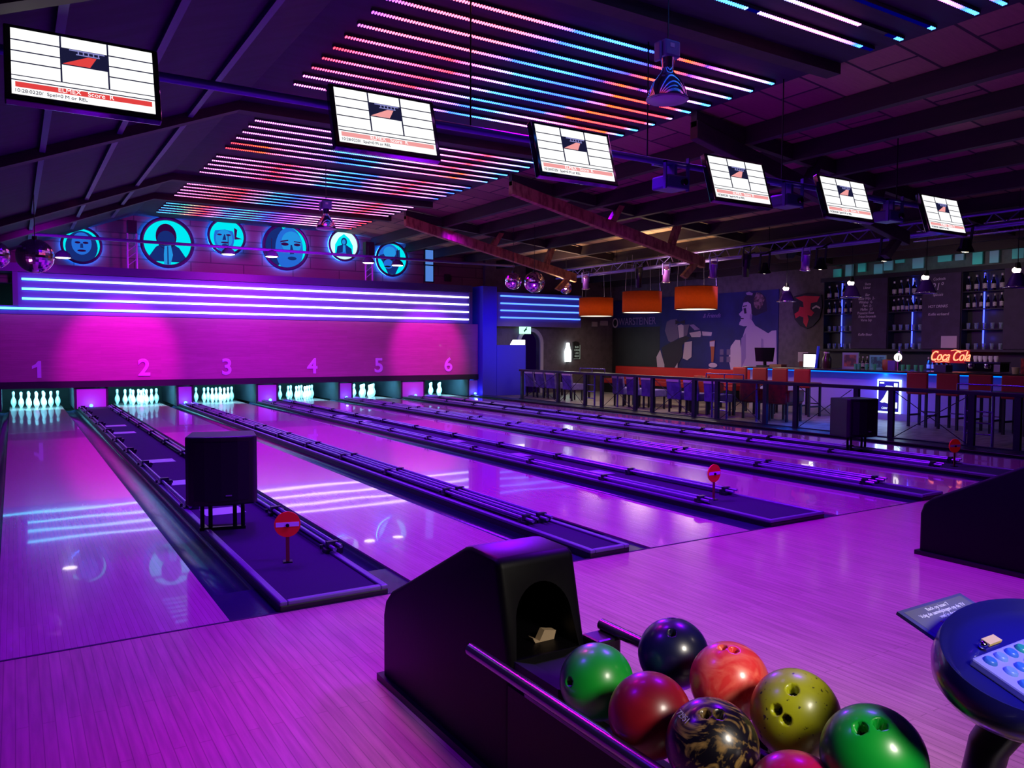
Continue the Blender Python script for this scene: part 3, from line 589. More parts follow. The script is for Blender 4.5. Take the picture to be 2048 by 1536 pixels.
# ================================================================ mirror balls
MIR = bpy.data.materials.new('mirror_tiles'); MIR.use_nodes = True
bb = MIR.node_tree.nodes['Principled BSDF']; bb.inputs['Metallic'].default_value = 1; bb.inputs['Roughness'].default_value = 0.12; bb.inputs['Base Color'].default_value = (0.75, 0.6, 0.8, 1)
def ball_mirror(loc, r, lab):
    t = thing('mirror_ball', lab, 'mirror ball', loc, group='mirror balls')
    b = MB(); b.sphere((0, 0, 0), r, 36, 22); o = b.done('mirror_sphere', MIR, t)
    MB().lathe([(0.0, r+0.04), (0.035, r+0.04), (0.035, r-0.01), (0.0, r-0.01)], 12).done('top_cap', BLACK, t)
    MB().tube((0, 0, r+0.03), (0, 0, (roofz(loc[0]) if loc[0] > 2 else 3.15+(loc[0]+1.6)*0.4027)-loc[2]), 0.006).done('hanging_wire', BLACK, t)
    x, y, z = loc
    spot((x-0.8, y-1.2, z-0.9), (x, y, z), 110 if x < 5 else 34, (1.0, 0.12, 0.9), 24, 0.6, 0.03)  # added pink spot brightening each mirror ball, no fixture
ball_mirror((-0.13, 9.29, 2.79), 0.25, 'pink-lit mirror ball hanging left above the neon lines')
ball_mirror((-0.62, 8.7, 2.72), 0.19, 'mirror ball cut off by the left edge of the photo')
ball_mirror((10.1, 11.4, 3.02), 0.25, 'largest of the three right mirror balls, in the middle of its group')
ball_mirror((9.57, 11.5, 3.03), 0.20, 'mirror ball left of the largest one in the right group')
ball_mirror((12.55, 13.5, 3.12), 0.17, 'smallest mirror ball, hanging at the left end of the lighting truss')
# ================================================================ lighting truss with stage lights
t = thing('lighting_truss', 'long violet lattice lighting truss running from the mirror balls toward the bar', 'truss', (13.0, 0, 3.48))
TRM = mat('truss_metal', '7a68b8', 0.3, 0.7); b = MB()
b.tube((0, 0.5, 0), (0, 14.6, 0), 0.028); b.tube((0.22, 0.5, 0), (0.22, 14.6, 0), 0.028); b.done('lower_tube', TRM, t, smooth=True)
MB().tube((0.11, 0.5, 0.22), (0.11, 14.6, 0.22), 0.028).done('upper_tube', TRM, t, smooth=True)
b = MB(); y = 0.5; q = 0
while y < 14.3:
    x0 = 0 if q % 2 else 0.22
    b.tube((x0, y, 0), (0.11, y+0.22, 0.22), 0.010, n=6); b.tube((0.11, y+0.22, 0.22), (x0, y+0.44, 0), 0.010, n=6); b.tube((0, y, 0), (0.22, y+0.44, 0), 0.008, n=6); y += 0.44; q += 1
b.done('lattice', TRM, t)
for yy in (2.0, 7.0, 12.0): MB().tube((0.11, yy, 0.22), (0.11, yy, 0.82), 0.006).done('hanger_wire', DARKMET, t)
t = thing('lighting_truss', 'short pale truss segment high above the bar near the rightmost monitor', 'truss', (14.4, 0, 3.56))
b = MB(); b.tube((0, 2.4, 0), (0, 4.6, 0), 0.02); b.tube((0.2, 2.4, 0.02), (0.2, 4.6, 0.02), 0.02); b.tube((0.1, 2.4, 0.2), (0.1, 4.6, 0.2), 0.02); b.done('tubes', mat('pale_metal', 'b0a8c8', 0.25, 0.8), t, smooth=True)
b = MB(); y = 2.4
while y < 4.5: b.tube((0, y, 0), (0.1, y+0.18, 0.2), 0.008, n=6); b.tube((0.1, y+0.18, 0.2), (0, y+0.36, 0), 0.008, n=6); y += 0.36
b.done('lattice', MATS['pale_metal'], t)
PURM = mat('purple_lit_can', 'a868e0', 0.25, 0.5); BULB = emi('warm_bulb', (1.0, 0.80, 0.55), 14)  # can colour lightened in place of purple light falling on it
def stage(y, z, kind, lab, X=12.80, tilt=12):
    t = thing('stage_light', lab, 'stage light', (X, y, z), (math.radians(tilt*(1 if kind != 'dark' else 1)), math.radians(-10), 0), group='stage lights on the truss')
    k_ = 1.0
    if kind == 'lit': t.scale = (1.35, 1.35, 1.35); k_ = 1.35
    MB().tube((0, 0, 0.25), ((0.2+(3.49-z)*0.18)/k_, 0, (3.49-z)/k_), 0.012).done('clamp', DARKMET, t)
    if kind == 'dark':
        MB().tube((0, 0, 0.16), (0, 0, -0.22), 0.085, 0.075, 16).done('lamp_can', BLACK, t, smooth=True)
        MB().tube((0, 0, 0.16), (0, 0, 0.26), 0.11, 0.09, 16).done('lens_hood', BLACK, t, smooth=True)
        MB().box(-0.11, -0.01, 0.0, -0.095, 0.02, 0.42).box(0.095, -0.01, 0.0, 0.11, 0.02, 0.42).box(-0.11, -0.01, 0.40, 0.11, 0.02, 0.42).done('yoke', BLACK, t)
    elif kind == 'can':
        MB().lathe([(0.0, 0.17), (0.05, 0.165), (0.085, 0.12), (0.078, -0.16), (0.11, -0.21), (0.10, -0.21), (0.07, -0.15), (0.07, 0.1), (0.0, 0.12)], 20).done('lamp_can', PURM, t, smooth=True)
        for q, R_ in ((-0.20, 0.10), (0.11, 0.085)): MB().torus((0, 0, q), R_, 0.012).done('bright_rim', CHROME, t, smooth=True)
        MB().box(-0.12, -0.01, -0.02, -0.105, 0.02, 0.26).box(0.105, -0.01, -0.02, 0.12, 0.02, 0.26).box(-0.12, -0.01, 0.245, 0.12, 0.02, 0.26).done('yoke', TRM, t)
    else:
        MB().lathe([(0.0, 0.12), (0.04, 0.11), (0.06, 0.03), (0.10, -0.04), (0.09, -0.04), (0.05, 0.03), (0.0, 0.07)], 20).done('lamp_can', DARKMET, t, smooth=True)
        MB().lathe([(0.0, -0.06), (0.07, -0.045), (0.09, -0.03), (0.0, -0.02)], 18).done('glowing_lens', BULB, t, smooth=True)
        MB().box(-0.11, -0.01, 0.0, -0.097, 0.02, 0.26).box(0.097, -0.01, 0.0, 0.11, 0.02, 0.26).box(-0.11, -0.01, 0.245, 0.11, 0.02, 0.26).done('yoke', DARKMET, t)
for y, z, kd_, lab in [(12.93, 3.27, 'can', 'purple stage light can farthest left on the truss above the first drum lamp'), (10.76, 3.20, 'dark', 'black stage light pointing down left of the second purple can'), (9.78, 3.25, 'can', 'purple stage light can above the second drum lamp'),
                       (8.27, 3.25, 'can', 'purple stage light can above the third drum lamp'), (7.34, 3.22, 'dark', 'black stage light above the mural woman'), (6.85, 3.10, 'lit', 'glowing warm stage light above the mural edge'),
                       (5.84, 3.22, 'can', 'purple stage light can just above the red shield emblem'), (5.50, 3.08, 'lit', 'glowing warm stage light right beside the rightmost purple can'), (4.17, 3.12, 'lit', 'glowing warm stage light above the middle of the bar shelves'), (2.74, 3.14, 'lit', 'glowing warm stage light above the right bar shelves')]:
    stage(y, z, kd_, lab)
spot((13.1, 4.1, 3.0), (16.9, 5.2, 1.9), 90, (1.0, 0.78, 0.8), 80, 0.8, 0.05)
spot((13.1, 6.8, 3.0), (16.9, 8.6, 2.4), 40, (1.0, 0.75, 0.7), 60, 0.8, 0.05)
spot((13.1, 2.7, 3.0), (16.9, 3.4, 2.0), 50, (1.0, 0.75, 0.75), 70, 0.8, 0.05)
spot((13.1, 8.3, 3.1), (17.0, 11.0, 2.0), 300, (0.42, 0.20, 1.0), 55, 0.8, 0.05)
spot((13.1, 10.0, 3.1), (17.0, 13.2, 1.8), 170, (0.42, 0.24, 1.0), 60, 0.9, 0.05)
t = thing('round_speaker', 'dark violet octagonal speaker hanging by the truss above the red shield emblem', 'speaker', (14.3, 7.55, 3.62))
MB().lathe([(0.0, 0.16), (0.16, 0.14), (0.27, 0.0), (0.16, -0.13), (0.0, -0.15)], 8).done('speaker_shell', mat('violet_black', '17102c', 0.5), t)
MB().tube((0, 0, 0.14), (0, 0, 0.4), 0.01).done('hanging_rod', DARKMET, t)
# ================================================================ drum lamps
def drum(loc, lab, r=0.50, h=0.53, glow=1.0):
    t = thing('drum_lamp', lab, 'lamp', loc, group='orange drum lamps')
    FAB = MATS.get('orange_shade') or None
    if FAB is None:
        FAB = mat('orange_shade', 'a84018', 0.9, noise=('8c3414', 20)); nt = FAB.node_tree; b_ = nt.nodes['Principled BSDF']
        tr = nt.nodes.new('ShaderNodeBsdfTranslucent'); tr.inputs[0].default_value = (0.55, 0.18, 0.05, 1); mx = nt.nodes.new('ShaderNodeMixShader'); mx.inputs[0].default_value = 0.6
        out = [n for n in nt.nodes if n.type == 'OUTPUT_MATERIAL'][0]; nt.links.new(b_.outputs[0], mx.inputs[1]); nt.links.new(tr.outputs[0], mx.inputs[2]); nt.links.new(mx.outputs[0], out.inputs[0])
    b = MB(); n = 40
    for k in range(n):
        a0, a1 = 2*math.pi*k/n, 2*math.pi*(k+1)/n
        q = [b.bm.verts.new((r*math.cos(a), r*math.sin(a), z)) for a, z in ((a0, -h/2), (a1, -h/2), (a1, h/2), (a0, h/2))]; b.bm.faces.new(q)
    bmesh.ops.remove_doubles(b.bm, verts=b.bm.verts, dist=1e-4)
    o = b.done('lamp_shade', FAB, t, smooth=True); so = o.modifiers.new('thick', 'SOLIDIFY'); so.thickness = 0.004
    for q in (-h/2, h/2): MB().torus((0, 0, q), r, 0.007).done('shade_ring', mat('ring_dark', '3a1410', 0.5), t, smooth=True)
    MB().lathe([(0.0, -h/2+0.005), (r-0.02, -h/2+0.005), (r-0.02, -h/2+0.012), (0.0, -h/2+0.012)], 36).done('diffuser', emi('warm_diffuser', (1.0, 0.86, 0.62), 2.4) if 'warm_diffuser' not in MATS else MATS['warm_diffuser'], t)
    for a in (0.4, 1.9, 3.4, 5.1): MB().tube((r*math.cos(a), r*math.sin(a), h/2), (r*math.cos(a)*0.9, r*math.sin(a)*0.9, h/2+(0.80 if loc[0] > 14 else 0.90)), 0.004).done('suspension_wire', mat('pale_wire', '9a90a8', 0.4, 0.5), t)
    point((loc[0], loc[1], loc[2]+0.02), 13*glow, (1.0, 0.80, 0.50), 0.12)
    area((loc[0], loc[1], loc[2]-h/2-0.03), (loc[0], loc[1], 0), 32, (1.0, 0.80, 0.62), 0.7)
drum((14.09, 14.11, 2.66), 'orange drum lamp shade farthest left, overlapping the short neon box', glow=1.0)
drum((13.22, 11.11, 2.64), 'darker orange drum lamp shade in the middle of the three', glow=0.5)
drum((13.37, 9.36, 2.66), 'brightest orange drum lamp shade, right of the three', glow=1.1)
# ================================================================ bell pendants over the bar
pn = None
for k, (loc, lab) in enumerate([((13.63, 6.95, 2.56), 'purple bell pendant lamp between mural and red shield emblem'), ((13.47, 5.28, 2.56), 'purple bell pendant lamp in front of the left menu board'), ((13.43, 3.76, 2.56), 'purple bell pendant lamp in front of the middle menu board'), ((13.32, 2.18, 2.56), 'purple bell pendant lamp at the right edge of the photo')]):
    if pn is None:
        pn = thing('bell_pendant', lab, 'lamp', loc, group='bell pendants over the bar')
        MB().lathe([(0.035, 0.16), (0.07, 0.15), (0.11, 0.08), (0.16, -0.04), (0.20, -0.08), (0.19, -0.08), (0.15, -0.04), (0.10, 0.07), (0.03, 0.14)], 28).done('lamp_shade', mat('bell_violet', '5a2ea8', 0.2, 0.6), pn, smooth=True)
        MB().torus((0, 0, -0.08), 0.20, 0.009).done('bright_rim', CHROME, pn, smooth=True)
        MB().sphere((0, 0.02, 0.20), 0.062, 16, 10, (1, 1, 0.8)).done('glowing_bulb', emi('bulb_white', (1.0, 0.78, 0.6), 10), pn, smooth=True)
        MB().tube((0, 0, 0.22), (0, 0, 0.32), 0.05, 0.03, 14).done('lamp_holder', DARKMET, pn, smooth=True)
        MB().tube((0, 0, 0.3), (0, 0, 1.5), 0.006).done('cord', DARKMET, pn)
    else: dup(pn, lab, loc)
# ================================================================ mural on the right wall
t = thing('wall_mural', 'dark blue mural of a seated person pouring beer and a woman in profile', 'mural', (17.0, 0, 0))
MUR = mat('mural_night', '221c66', 0.6, noise=('1a1650', 1.2)); MURD = mat('mural_black', '0c0a1c', 0.6)
MB().box(-0.03, 9.9, 0.62, 0.0, 16.85, 3.06).done('mural_panel', MUR, t)
MB().box(-0.034, 14.5, 0.62, -0.03, 16.85, 2.15).done('dark_print', mat('mural_dark_grey', '2a2428', 0.6, noise=('1c181e', 1)), t)
tones = {'skin': mat('print_skin', 'b090b8', 0.6), 'skin2': mat('print_skin_dark', '8e70a4', 0.6), 'hair': mat('print_hair', '241038', 0.6), 'flower': mat('print_flower', '8a6070', 0.6, noise=('3c2030', 14)), 'light': mat('print_light', 'c8b0b8', 0.6), 'grey': mat('print_grey', '6e5a78', 0.6), 'brown': mat('print_brown', '2c1a2c', 0.6), 'amber': mat('print_amber', 'b0582c', 0.6)}
P = {
    'profile_gap':([(10.57, 2.5), (10.14, 2.58), (10.11, 1.96), (10.22, 1.88), (10.42, 1.99), (10.67, 2.13)], 'MUR'),
    'hair':([(11.14, 2.78), (11.04, 2.93), (10.81, 3.0), (10.51, 3.01), (10.32, 2.86), (10.27, 2.49), (10.47, 2.43), (10.67, 2.37), (10.8, 2.41), (10.84, 2.7), (10.95, 2.77)], 'hair'),
    'body':([(10.83, 2.30), (10.67, 2.10), (10.42, 1.98), (10.22, 1.88), (10.1, 1.95), (9.95, 1.96), (9.91, 0.9), (11.14, 0.87), (11.19, 1.36), (11.14, 1.73), (11.02, 2.02), (10.95, 2.10)], 'skin'),
    'face':([(11.1, 2.75), (11.15, 2.62), (11.13, 2.54), (11.26, 2.44), (11.22, 2.38), (11.17, 2.36), (11.21, 2.31), (11.18, 2.26), (11.23, 2.21), (11.25, 2.13), (11.08, 2.09), (10.91, 2.1), (10.83, 2.18), (10.81, 2.35), (10.81, 2.51), (10.84, 2.7), (10.95, 2.77)], 'skin'),
    'arm':([(11.54, 1.53), (11.37, 1.71), (11.2, 1.7), (11.1, 0.87), (11.53, 0.86), (11.62, 1.19)], 'light'),
    'dress_shadow':([(11.16, 1.75), (11.0, 1.9), (10.98, 1.2), (11.14, 0.9)], 'skin2'),
    'back_shadow':([(10.45, 1.75), (10.38, 1.72), (10.36, 1.4), (10.46, 1.3)], 'skin2'),
    'eye':([(11.1, 2.59), (11.01, 2.6), (10.98, 2.45), (11.06, 2.44)], 'hair'),
    'brow':([(11.12, 2.66), (10.98, 2.68), (10.97, 2.65), (11.12, 2.63)], 'hair'),
    'mouth':([(11.20, 2.33), (11.08, 2.32), (11.08, 2.29), (11.20, 2.29)], 'hair'),
    'ear':([(10.86, 2.42), (10.78, 2.42), (10.79, 2.28), (10.86, 2.27)], 'skin2'),
    'flower':([(10.74, 2.83), (10.63, 3.02), (10.44, 2.94), (10.36, 2.81), (10.44, 2.62), (10.57, 2.53), (10.72, 2.63)], 'flower'),
    'feather':([(11.02, 3.02), (10.9, 3.05), (10.77, 2.99), (10.79, 2.94), (10.98, 2.96)], 'skin2'),
    'jacket':([(14.18, 2.29), (14.02, 2.35), (13.73, 2.37), (13.65, 1.78), (13.97, 1.64), (14.1, 1.69), (14.26, 2.01)], 'grey'),
    'shirt':([(13.69, 2.16), (13.54, 2.2), (13.44, 2.16), (13.43, 1.82), (13.62, 1.78)], 'light'),
    'lapel':([(13.44, 2.18), (13.19, 2.19), (13.28, 1.86), (13.43, 1.82)], 'grey'),
    'trousers':([(14.4, 1.48), (14.01, 1.64), (13.34, 1.84), (13.15, 1.79), (13.49, 1.55), (13.45, 1.26), (13.76, 0.78), (14.12, 0.68), (14.26, 0.9)], 'brown'),
    'hand':([(13.19, 1.93), (12.73, 1.98), (12.69, 1.88), (12.73, 1.8), (13.09, 1.8)], 'light'),
    'cuff':([(12.67, 1.97), (12.26, 1.94), (12.29, 1.83), (12.64, 1.84)], 'light'),
    'fingers':([(13.19, 2.17), (13.01, 2.19), (12.75, 2.03), (12.97, 2.01)], 'skin2'),
    'cloth':([(13.38, 1.64), (13.07, 1.68), (13.08, 1.2), (13.26, 1.1), (13.45, 1.15)], 'light'),
    'stool_leg':([(14.63, 1.18), (14.46, 1.41), (14.26, 0.95), (14.25, 0.65), (14.55, 0.64)], 'light'),
    'stool_foot':([(13.67, 1.01), (13.66, 0.67), (13.95, 0.66)], 'light'),
    'beer_glass':([(12.34, 1.68), (12.14, 1.7), (12.16, 1.38), (12.19, 1.06), (12.27, 1.06), (12.29, 1.38)], 'amber'),
    'base_plate':([(12.37, 0.88), (11.95, 0.84), (11.95, 0.66), (12.34, 0.64)], 'light'),
    'tie':([(13.79, 2.34), (13.6, 2.27), (13.38, 2.33), (13.38, 2.2), (13.58, 2.24), (13.79, 2.2)], 'brown'),
}
grp = {}
for k, (n_, (poly, tn)) in enumerate(P.items()):
    m_ = MUR if tn == 'MUR' else tones[tn]
    off = -0.034-0.0006*k
    MB().prism(poly, 'x', off-0.001, off).done('printed_'+n_, m_, t)
MB().prism(ell(12.2, 0.97, 0.17, 0.07, 20), 'x', -0.056, -0.055).done('printed_oval_label', tones['light'], t)
MB().prism([(12.34, 1.66), (12.14, 1.68), (12.15, 1.52), (12.33, 1.52)], 'x', -0.056, -0.055).done('printed_foam', tones['light'], t)
for dx_, dz_ in ((11.88, 1.36), (11.62, 1.36), (11.88, 1.15), (11.62, 1.15)): MB().box(-0.04, dx_-0.07, dz_-0.08, -0.037, dx_+0.07, dz_+0.08).done('printed_photo', tones['grey'], t)
MB().prism(ell(16.7, 2.31, 0.15, 0.165, 24), 'x', -0.045, -0.04).done('printed_emblem', tones['light'], t)
MB().prism(ell(16.7, 2.31, 0.10, 0.115, 24), 'x', -0.047, -0.045).done('printed_emblem_centre', MURD, t)
text('printed_lettering', 'WARSTEINER', 0.34, tones['skin2'], t, (-0.045, 15.60, 2.33), (R90, 0, -R90), 0.002, sx=0.9)
text('printed_script', '& Friends', 0.18, tones['skin2'], t, (-0.045, 12.3, 2.42), (R90, 0, -R90), 0.002, shear=0.4)
# red shield emblem
t = thing('shield_sign', 'black round-bottomed wall shield with a red flame-like creature', 'sign', (16.97, 8.97, 2.44))
shp = [(-0.42, 0.40), (-0.2, 0.44), (0, 0.47), (0.2, 0.44), (0.42, 0.40), (0.45, 0.1), (0.38, -0.2), (0.2, -0.38), (0, -0.46), (-0.2, -0.38), (-0.38, -0.2), (-0.45, 0.1)]
MB().prism(shp, 'x', -0.03, 0.0).done('shield_plate', mat('shield_black', '140c1a', 0.5), t)
REDP = mat('shield_red', 'c01430', 0.5, emit=(0.4, 0.01, 0.03), es=0.0)
MB().prism([(0.36, 0.36), (0.1, 0.40), (-0.38, 0.36), (-0.30, 0.22), (-0.12, 0.2), (-0.1, 0.05), (-0.22, -0.05), (-0.14, -0.14), (-0.02, -0.1), (-0.06, -0.22), (0.0, -0.42), (0.1, -0.3), (0.1, -0.16), (0.22, -0.12), (0.34, -0.18), (0.38, -0.06), (0.26, 0.0), (0.22, 0.12), (0.1, 0.1), (0.12, 0.24)], 'x', -0.036, -0.03).done('red_creature', REDP, t)
MB().prism([(-0.16, 0.08), (-0.28, 0.14), (-0.4, 0.08), (-0.39, 0.04), (-0.28, 0.09), (-0.17, 0.04)], 'x', -0.037, -0.036).done('white_arc', tones['light'], t)
# ================================================================ back bar
SH = mat('shelf_black', '100c18', 0.5)
t = thing('back_bar_shelving', 'tall dark back bar wall unit with bottle niches and blue light tubes', 'shelving', (16.7, 0, 0))
MB().box(0.24, 2.4, 0.0, 0.29, 8.4, 3.2).done('back_board', SH, t)
MB().box(-0.15, 2.4, 0.0, 0.24, 8.4, 0.98).done('base_cabinet', SH, t)
MB().box(-0.18, 2.4, 0.98, 0.24, 8.4, 1.01).done('back_worktop', mat('worktop_dark', '2a2028', 0.3), t)
MB().box(0.0, 2.4, 3.12, 0.28, 8.4, 3.22).done('top_board', SH, t)
MB().box(0.0, 2.4, 1.42, 0.28, 8.4, 1.47).done('bottom_board', SH, t)
niches = [(7.50, 8.28), (5.76, 6.56), (4.04, 4.88)]; boards = [(6.58, 7.48), (4.90, 5.74), (2.5, 4.02)]
for a, b_ in niches:
    for q in (a-0.02, b_): MB().box(0, q, 1.47, 0.24, q+0.02, 3.12).done('niche_side', SH, t)
    for z in (2.70, 2.33, 1.90): MB().box(0.02, a, z-0.02, 0.24, b_, z).done('shelf_board', SH, t)
BT = emi('blue_tube', (0.04, 0.06, 1.0), 5)
for y, c in ((7.92, 0.35), (6.10, 1.0), (4.53, 1.0)):
    MB().tube((0.20, y, 1.52), (0.20, y, 3.08), 0.014).done('blue_light_tube', BT, t); point((16.82, y-0.12, 2.9), 0.5*c, (0.05, 0.05, 1), 0.03); point((16.82, y-0.12, 1.7), 0.5*c, (0.05, 0.05, 1), 0.03); point((16.82, y-0.12, 2.25), 0.4*c, (0.05, 0.05, 1), 0.03)
CHALK = mat('chalk_board', '3a2648', 0.8, noise=('33203f', 5)); CHK = mat('chalk_white', 'c0a8c8', 0.9)
bt = [['Shots', 'Likeur', '', 'Bier', 'Rode Wijn  3,-', 'Whiskey  4,-', 'Port  3,-', 'Malibu  3,5', 'Prosecco Rose', 'Frisse limonade', 'Verse Sap', '', '', '', 'Koffie likeur'],
      ['Cocktails', '', '21°', '', 'Specials', '', '', 'HOT DRINKS', '', 'Koffie verkeerd'], ['Wijn', '', 'Rose', '', '', 'Per glas', '', 'Fles']]
bnames = ['purple-black chalk menu board left of the blue-lit niche', 'purple-black chalk menu board marked 21 in the middle', 'purple-black chalk menu board at the right edge of the photo']
for k, (a, b_) in enumerate(boards):
    q = thing('menu_board', bnames[k], 'chalkboard', (16.67, (a+b_)/2, 2.3), group='chalk menu boards')
    bq = MB().box(0.0, -(b_-a)/2, -0.82, 0.02, (b_-a)/2, 0.82).done('board', CHALK, q)
    for j, line in enumerate(bt[k]):
        if line: text('chalk_writing', line, (0.22 if line == '21°' else 0.085), CHK, bq, (-0.004, 0.02*(j % 3)+0.05, 0.70-j*0.085), (R90, 0, -R90), 0.001, sx=0.85, shear=0.2)
# bottles
BOTP = [(0.0, 0), (0.034, 0), (0.037, 0.01), (0.037, 0.15), (0.03, 0.18), (0.014, 0.215), (0.013, 0.27), (0.016, 0.272), (0.016, 0.285), (0.0, 0.285)]
GLD = mat('bottle_glass', '141020', 0.08, coat=0.6); LBL = mat('bottle_label', 'b8a8b8', 0.6, noise=('887888', 60)); CAPM = mat('bottle_cap', 'c8b8c0', 0.4)
bot0 = None
def bottle(loc, s, h, lab, grp_):
    global bot0
    if bot0 is None:
        bot0 = thing('liquor_bottle', lab, 'bottle', loc, group=grp_)
        MB().lathe(BOTP, 14).done('bottle_body', GLD, bot0, smooth=True)
        MB().lathe([(0.0378, 0.04), (0.0382, 0.04), (0.0382, 0.125), (0.0378, 0.125)], 14).done('label', LBL, bot0, smooth=True)
        MB().lathe([(0.0, 0.29), (0.0165, 0.289), (0.0165, 0.255), (0.0145, 0.25)], 10).done('cap', CAPM, bot0, smooth=True)
        o = bot0
    else: o = dup(bot0, lab, loc)
    o.scale = (s, s, h); return o
nn = ['left niche', 'middle niche', 'right niche']; sh_z = {2.70: 'top shelf', 2.33: 'second shelf'}
for ni, (a, b_) in enumerate(niches):
    for z, cnt in ((2.70, [4, 5, 5][ni]), (2.33, [5, 7, 6][ni])):
        for j in range(cnt):
            y = b_-0.07-j*((b_-a-0.16)/(cnt-1))
            bottle((16.80, y, z), [1.25, 1.0][z < 2.5], [1.12, 0.98][z < 2.5]*(1+0.06*((j*7+ni*3) % 3)), f'dark liquor bottle on the {sh_z[z]} of the {nn[ni]}, {ordn(j)} from the left', 'bottles in the back bar niches')
GLS = mat('drinking_glass', 'b8c0e0', 0.05, spec=0.8, trans=0.7)
g0 = None
for ni, (a, b_) in enumerate(niches):
    for z, cnt in ((1.90, 5), (1.47, 5)):
        for j in range(cnt):
            y = b_-0.09-j*((b_-a-0.18)/(cnt-1)); lab = f'clear drinking glass on the {"third" if z > 1.8 else "lowest"} shelf of the {nn[ni]}, {ordn(j)} from the left'
            if g0 is None:
                g0 = MB().lathe([(0.0, 0.0), (0.03, 0), (0.04, 0.13), (0.037, 0.13), (0.028, 0.008), (0.0, 0.008)], 14).done('drinking_glass', GLS, smooth=True); tag(g0, lab, 'glass', 'glasses in the back bar niches'); o = g0
            else: o = g0.copy(); COL.objects.link(o); o['label'] = lab
            o.location = (16.80, y, z)
# teal-lit cards along the top
TEAL = mat('teal_lit_card', '5aa8a8', 0.6); PALE = mat('pale_card', '8a90a8', 0.7)  # teal light on the cards is put into their colour
for k, (y, z, w_, h_, m_) in enumerate([(8.05, 3.34, 0.22, 0.20, TEAL), (7.72, 3.38, 0.20, 0.28, PALE), (7.38, 3.42, 0.20, 0.20, TEAL), (6.95, 3.34, 0.22, 0.26, PALE), (6.70, 3.43, 0.22, 0.26, PALE), (6.42, 3.50, 0.22, 0.10, TEAL), (5.98, 3.42, 0.26, 0.26, PALE), (5.38, 3.48, 0.30, 0.18, TEAL), (5.06, 3.50, 0.18, 0.22, PALE), (4.68, 3.42, 0.20, 0.30, TEAL), (4.34, 3.42, 0.18, 0.30, PALE), (3.88, 3.42, 0.22, 0.20, TEAL), (3.68, 3.50, 0.16, 0.22, TEAL), (3.42, 3.52, 0.14, 0.26, TEAL)]):
    o = MB().box(16.86, y-w_/2, z-h_/2, 16.90, y+w_/2, z+h_/2).done('wall_card', m_); tag(o, f'{"teal-lit" if m_ is TEAL else "pale grey"} card standing above the back bar shelving, {ordn(k)} from the left', 'card', 'cards above the back bar')
area((16.7, 6.0, 3.28), (17.0, 6.0, 3.6), 1.6, (0.0, 0.9, 0.8), 4.2, 0.05)
# ================================================================ bar counter
t = thing('bar_counter', 'long bar counter with dark top, blue-lit band and pale violet front', 'bar counter', (15.0, 0, 0))
MB().box(-0.22, 2.0, 0.985, 0.62, 9.15, 1.03).done('counter_top', mat('counter_dark', '241a22', 0.25, coat=0.4), t, bevel=0.008)
BARF = mat('bar_front_paint', 'a898d8', 0.55)
MB().box(0.0, 2.0, 0.14, 0.55, 9.1, 0.985).done('counter_body', BARF, t)
MB().box(-0.02, 2.0, 0.0, 0.55, 9.1, 0.14).done('kick_board', mat('kick_lilac', '9a8aa8', 0.5), t)
MB().box(-0.20, 2.0, 0.965, -0.17, 9.1, 0.983).done('blue_light_strip', emi('bar_strip', (0.0, 0.10, 1.0), 4), t)
area((14.90, 5.5, 0.96), (15.05, 5.5, 0.0), 60, (0.0, 0.10, 1.0), 0.05, 7.0)
t = thing('lit_poster', 'white-glowing framed dark blue poster with a pale stag-like figure on the bar front', 'poster', (14.97, 5.40, 0.49))
MB().box(0.0, -0.26, -0.35, 0.025, 0.26, 0.35).done('glowing_frame', emi('poster_glow', (0.55, 0.85, 1.0), 3.2), t)
MB().box(-0.01, -0.225, -0.315, 0.0, 0.225, 0.315).done('poster_print', mat('poster_blue', '12105a', 0.5, emit=(0.02, 0.01, 0.25), es=1.0), t)
FIGM = emi('poster_white', (0.75, 0.9, 1.0), 1.6)
MB().prism([(0.16, -0.10), (0.10, -0.02), (0.06, 0.06), (0.02, 0.13), (-0.06, 0.13), (-0.08, 0.0), (-0.06, -0.12), (0.0, -0.15), (0.08, -0.13), (0.14, -0.14), (0.19, -0.12)], 'x', -0.013, -0.01).done('pale_figure', FIGM, t)
MB().prism([(0.14, 0.16), (0.05, 0.22), (-0.08, 0.22), (-0.16, 0.15), (-0.08, 0.17), (0.04, 0.17)], 'x', -0.013, -0.01).done('pale_arc', FIGM, t)
b = MB(); b.box(-0.013, 0.1, 0.26, -0.01, 0.2, 0.29); b.box(-0.013, -0.2, 0.2, -0.01, -0.12, 0.28); b.box(-0.013, -0.2, -0.24, -0.01, -0.13, -0.12); b.done('corner_ornament', FIGM, t)
text('poster_word', 'CERF', 0.06, FIGM, t, (-0.012, 0.08, -0.25), (R90, 0, -R90), 0.001)
area((14.93, 5.40, 0.49), (14.2, 5.4, 0.4), 2.0, (0.6, 0.8, 1.0), 0.5, 0.7)
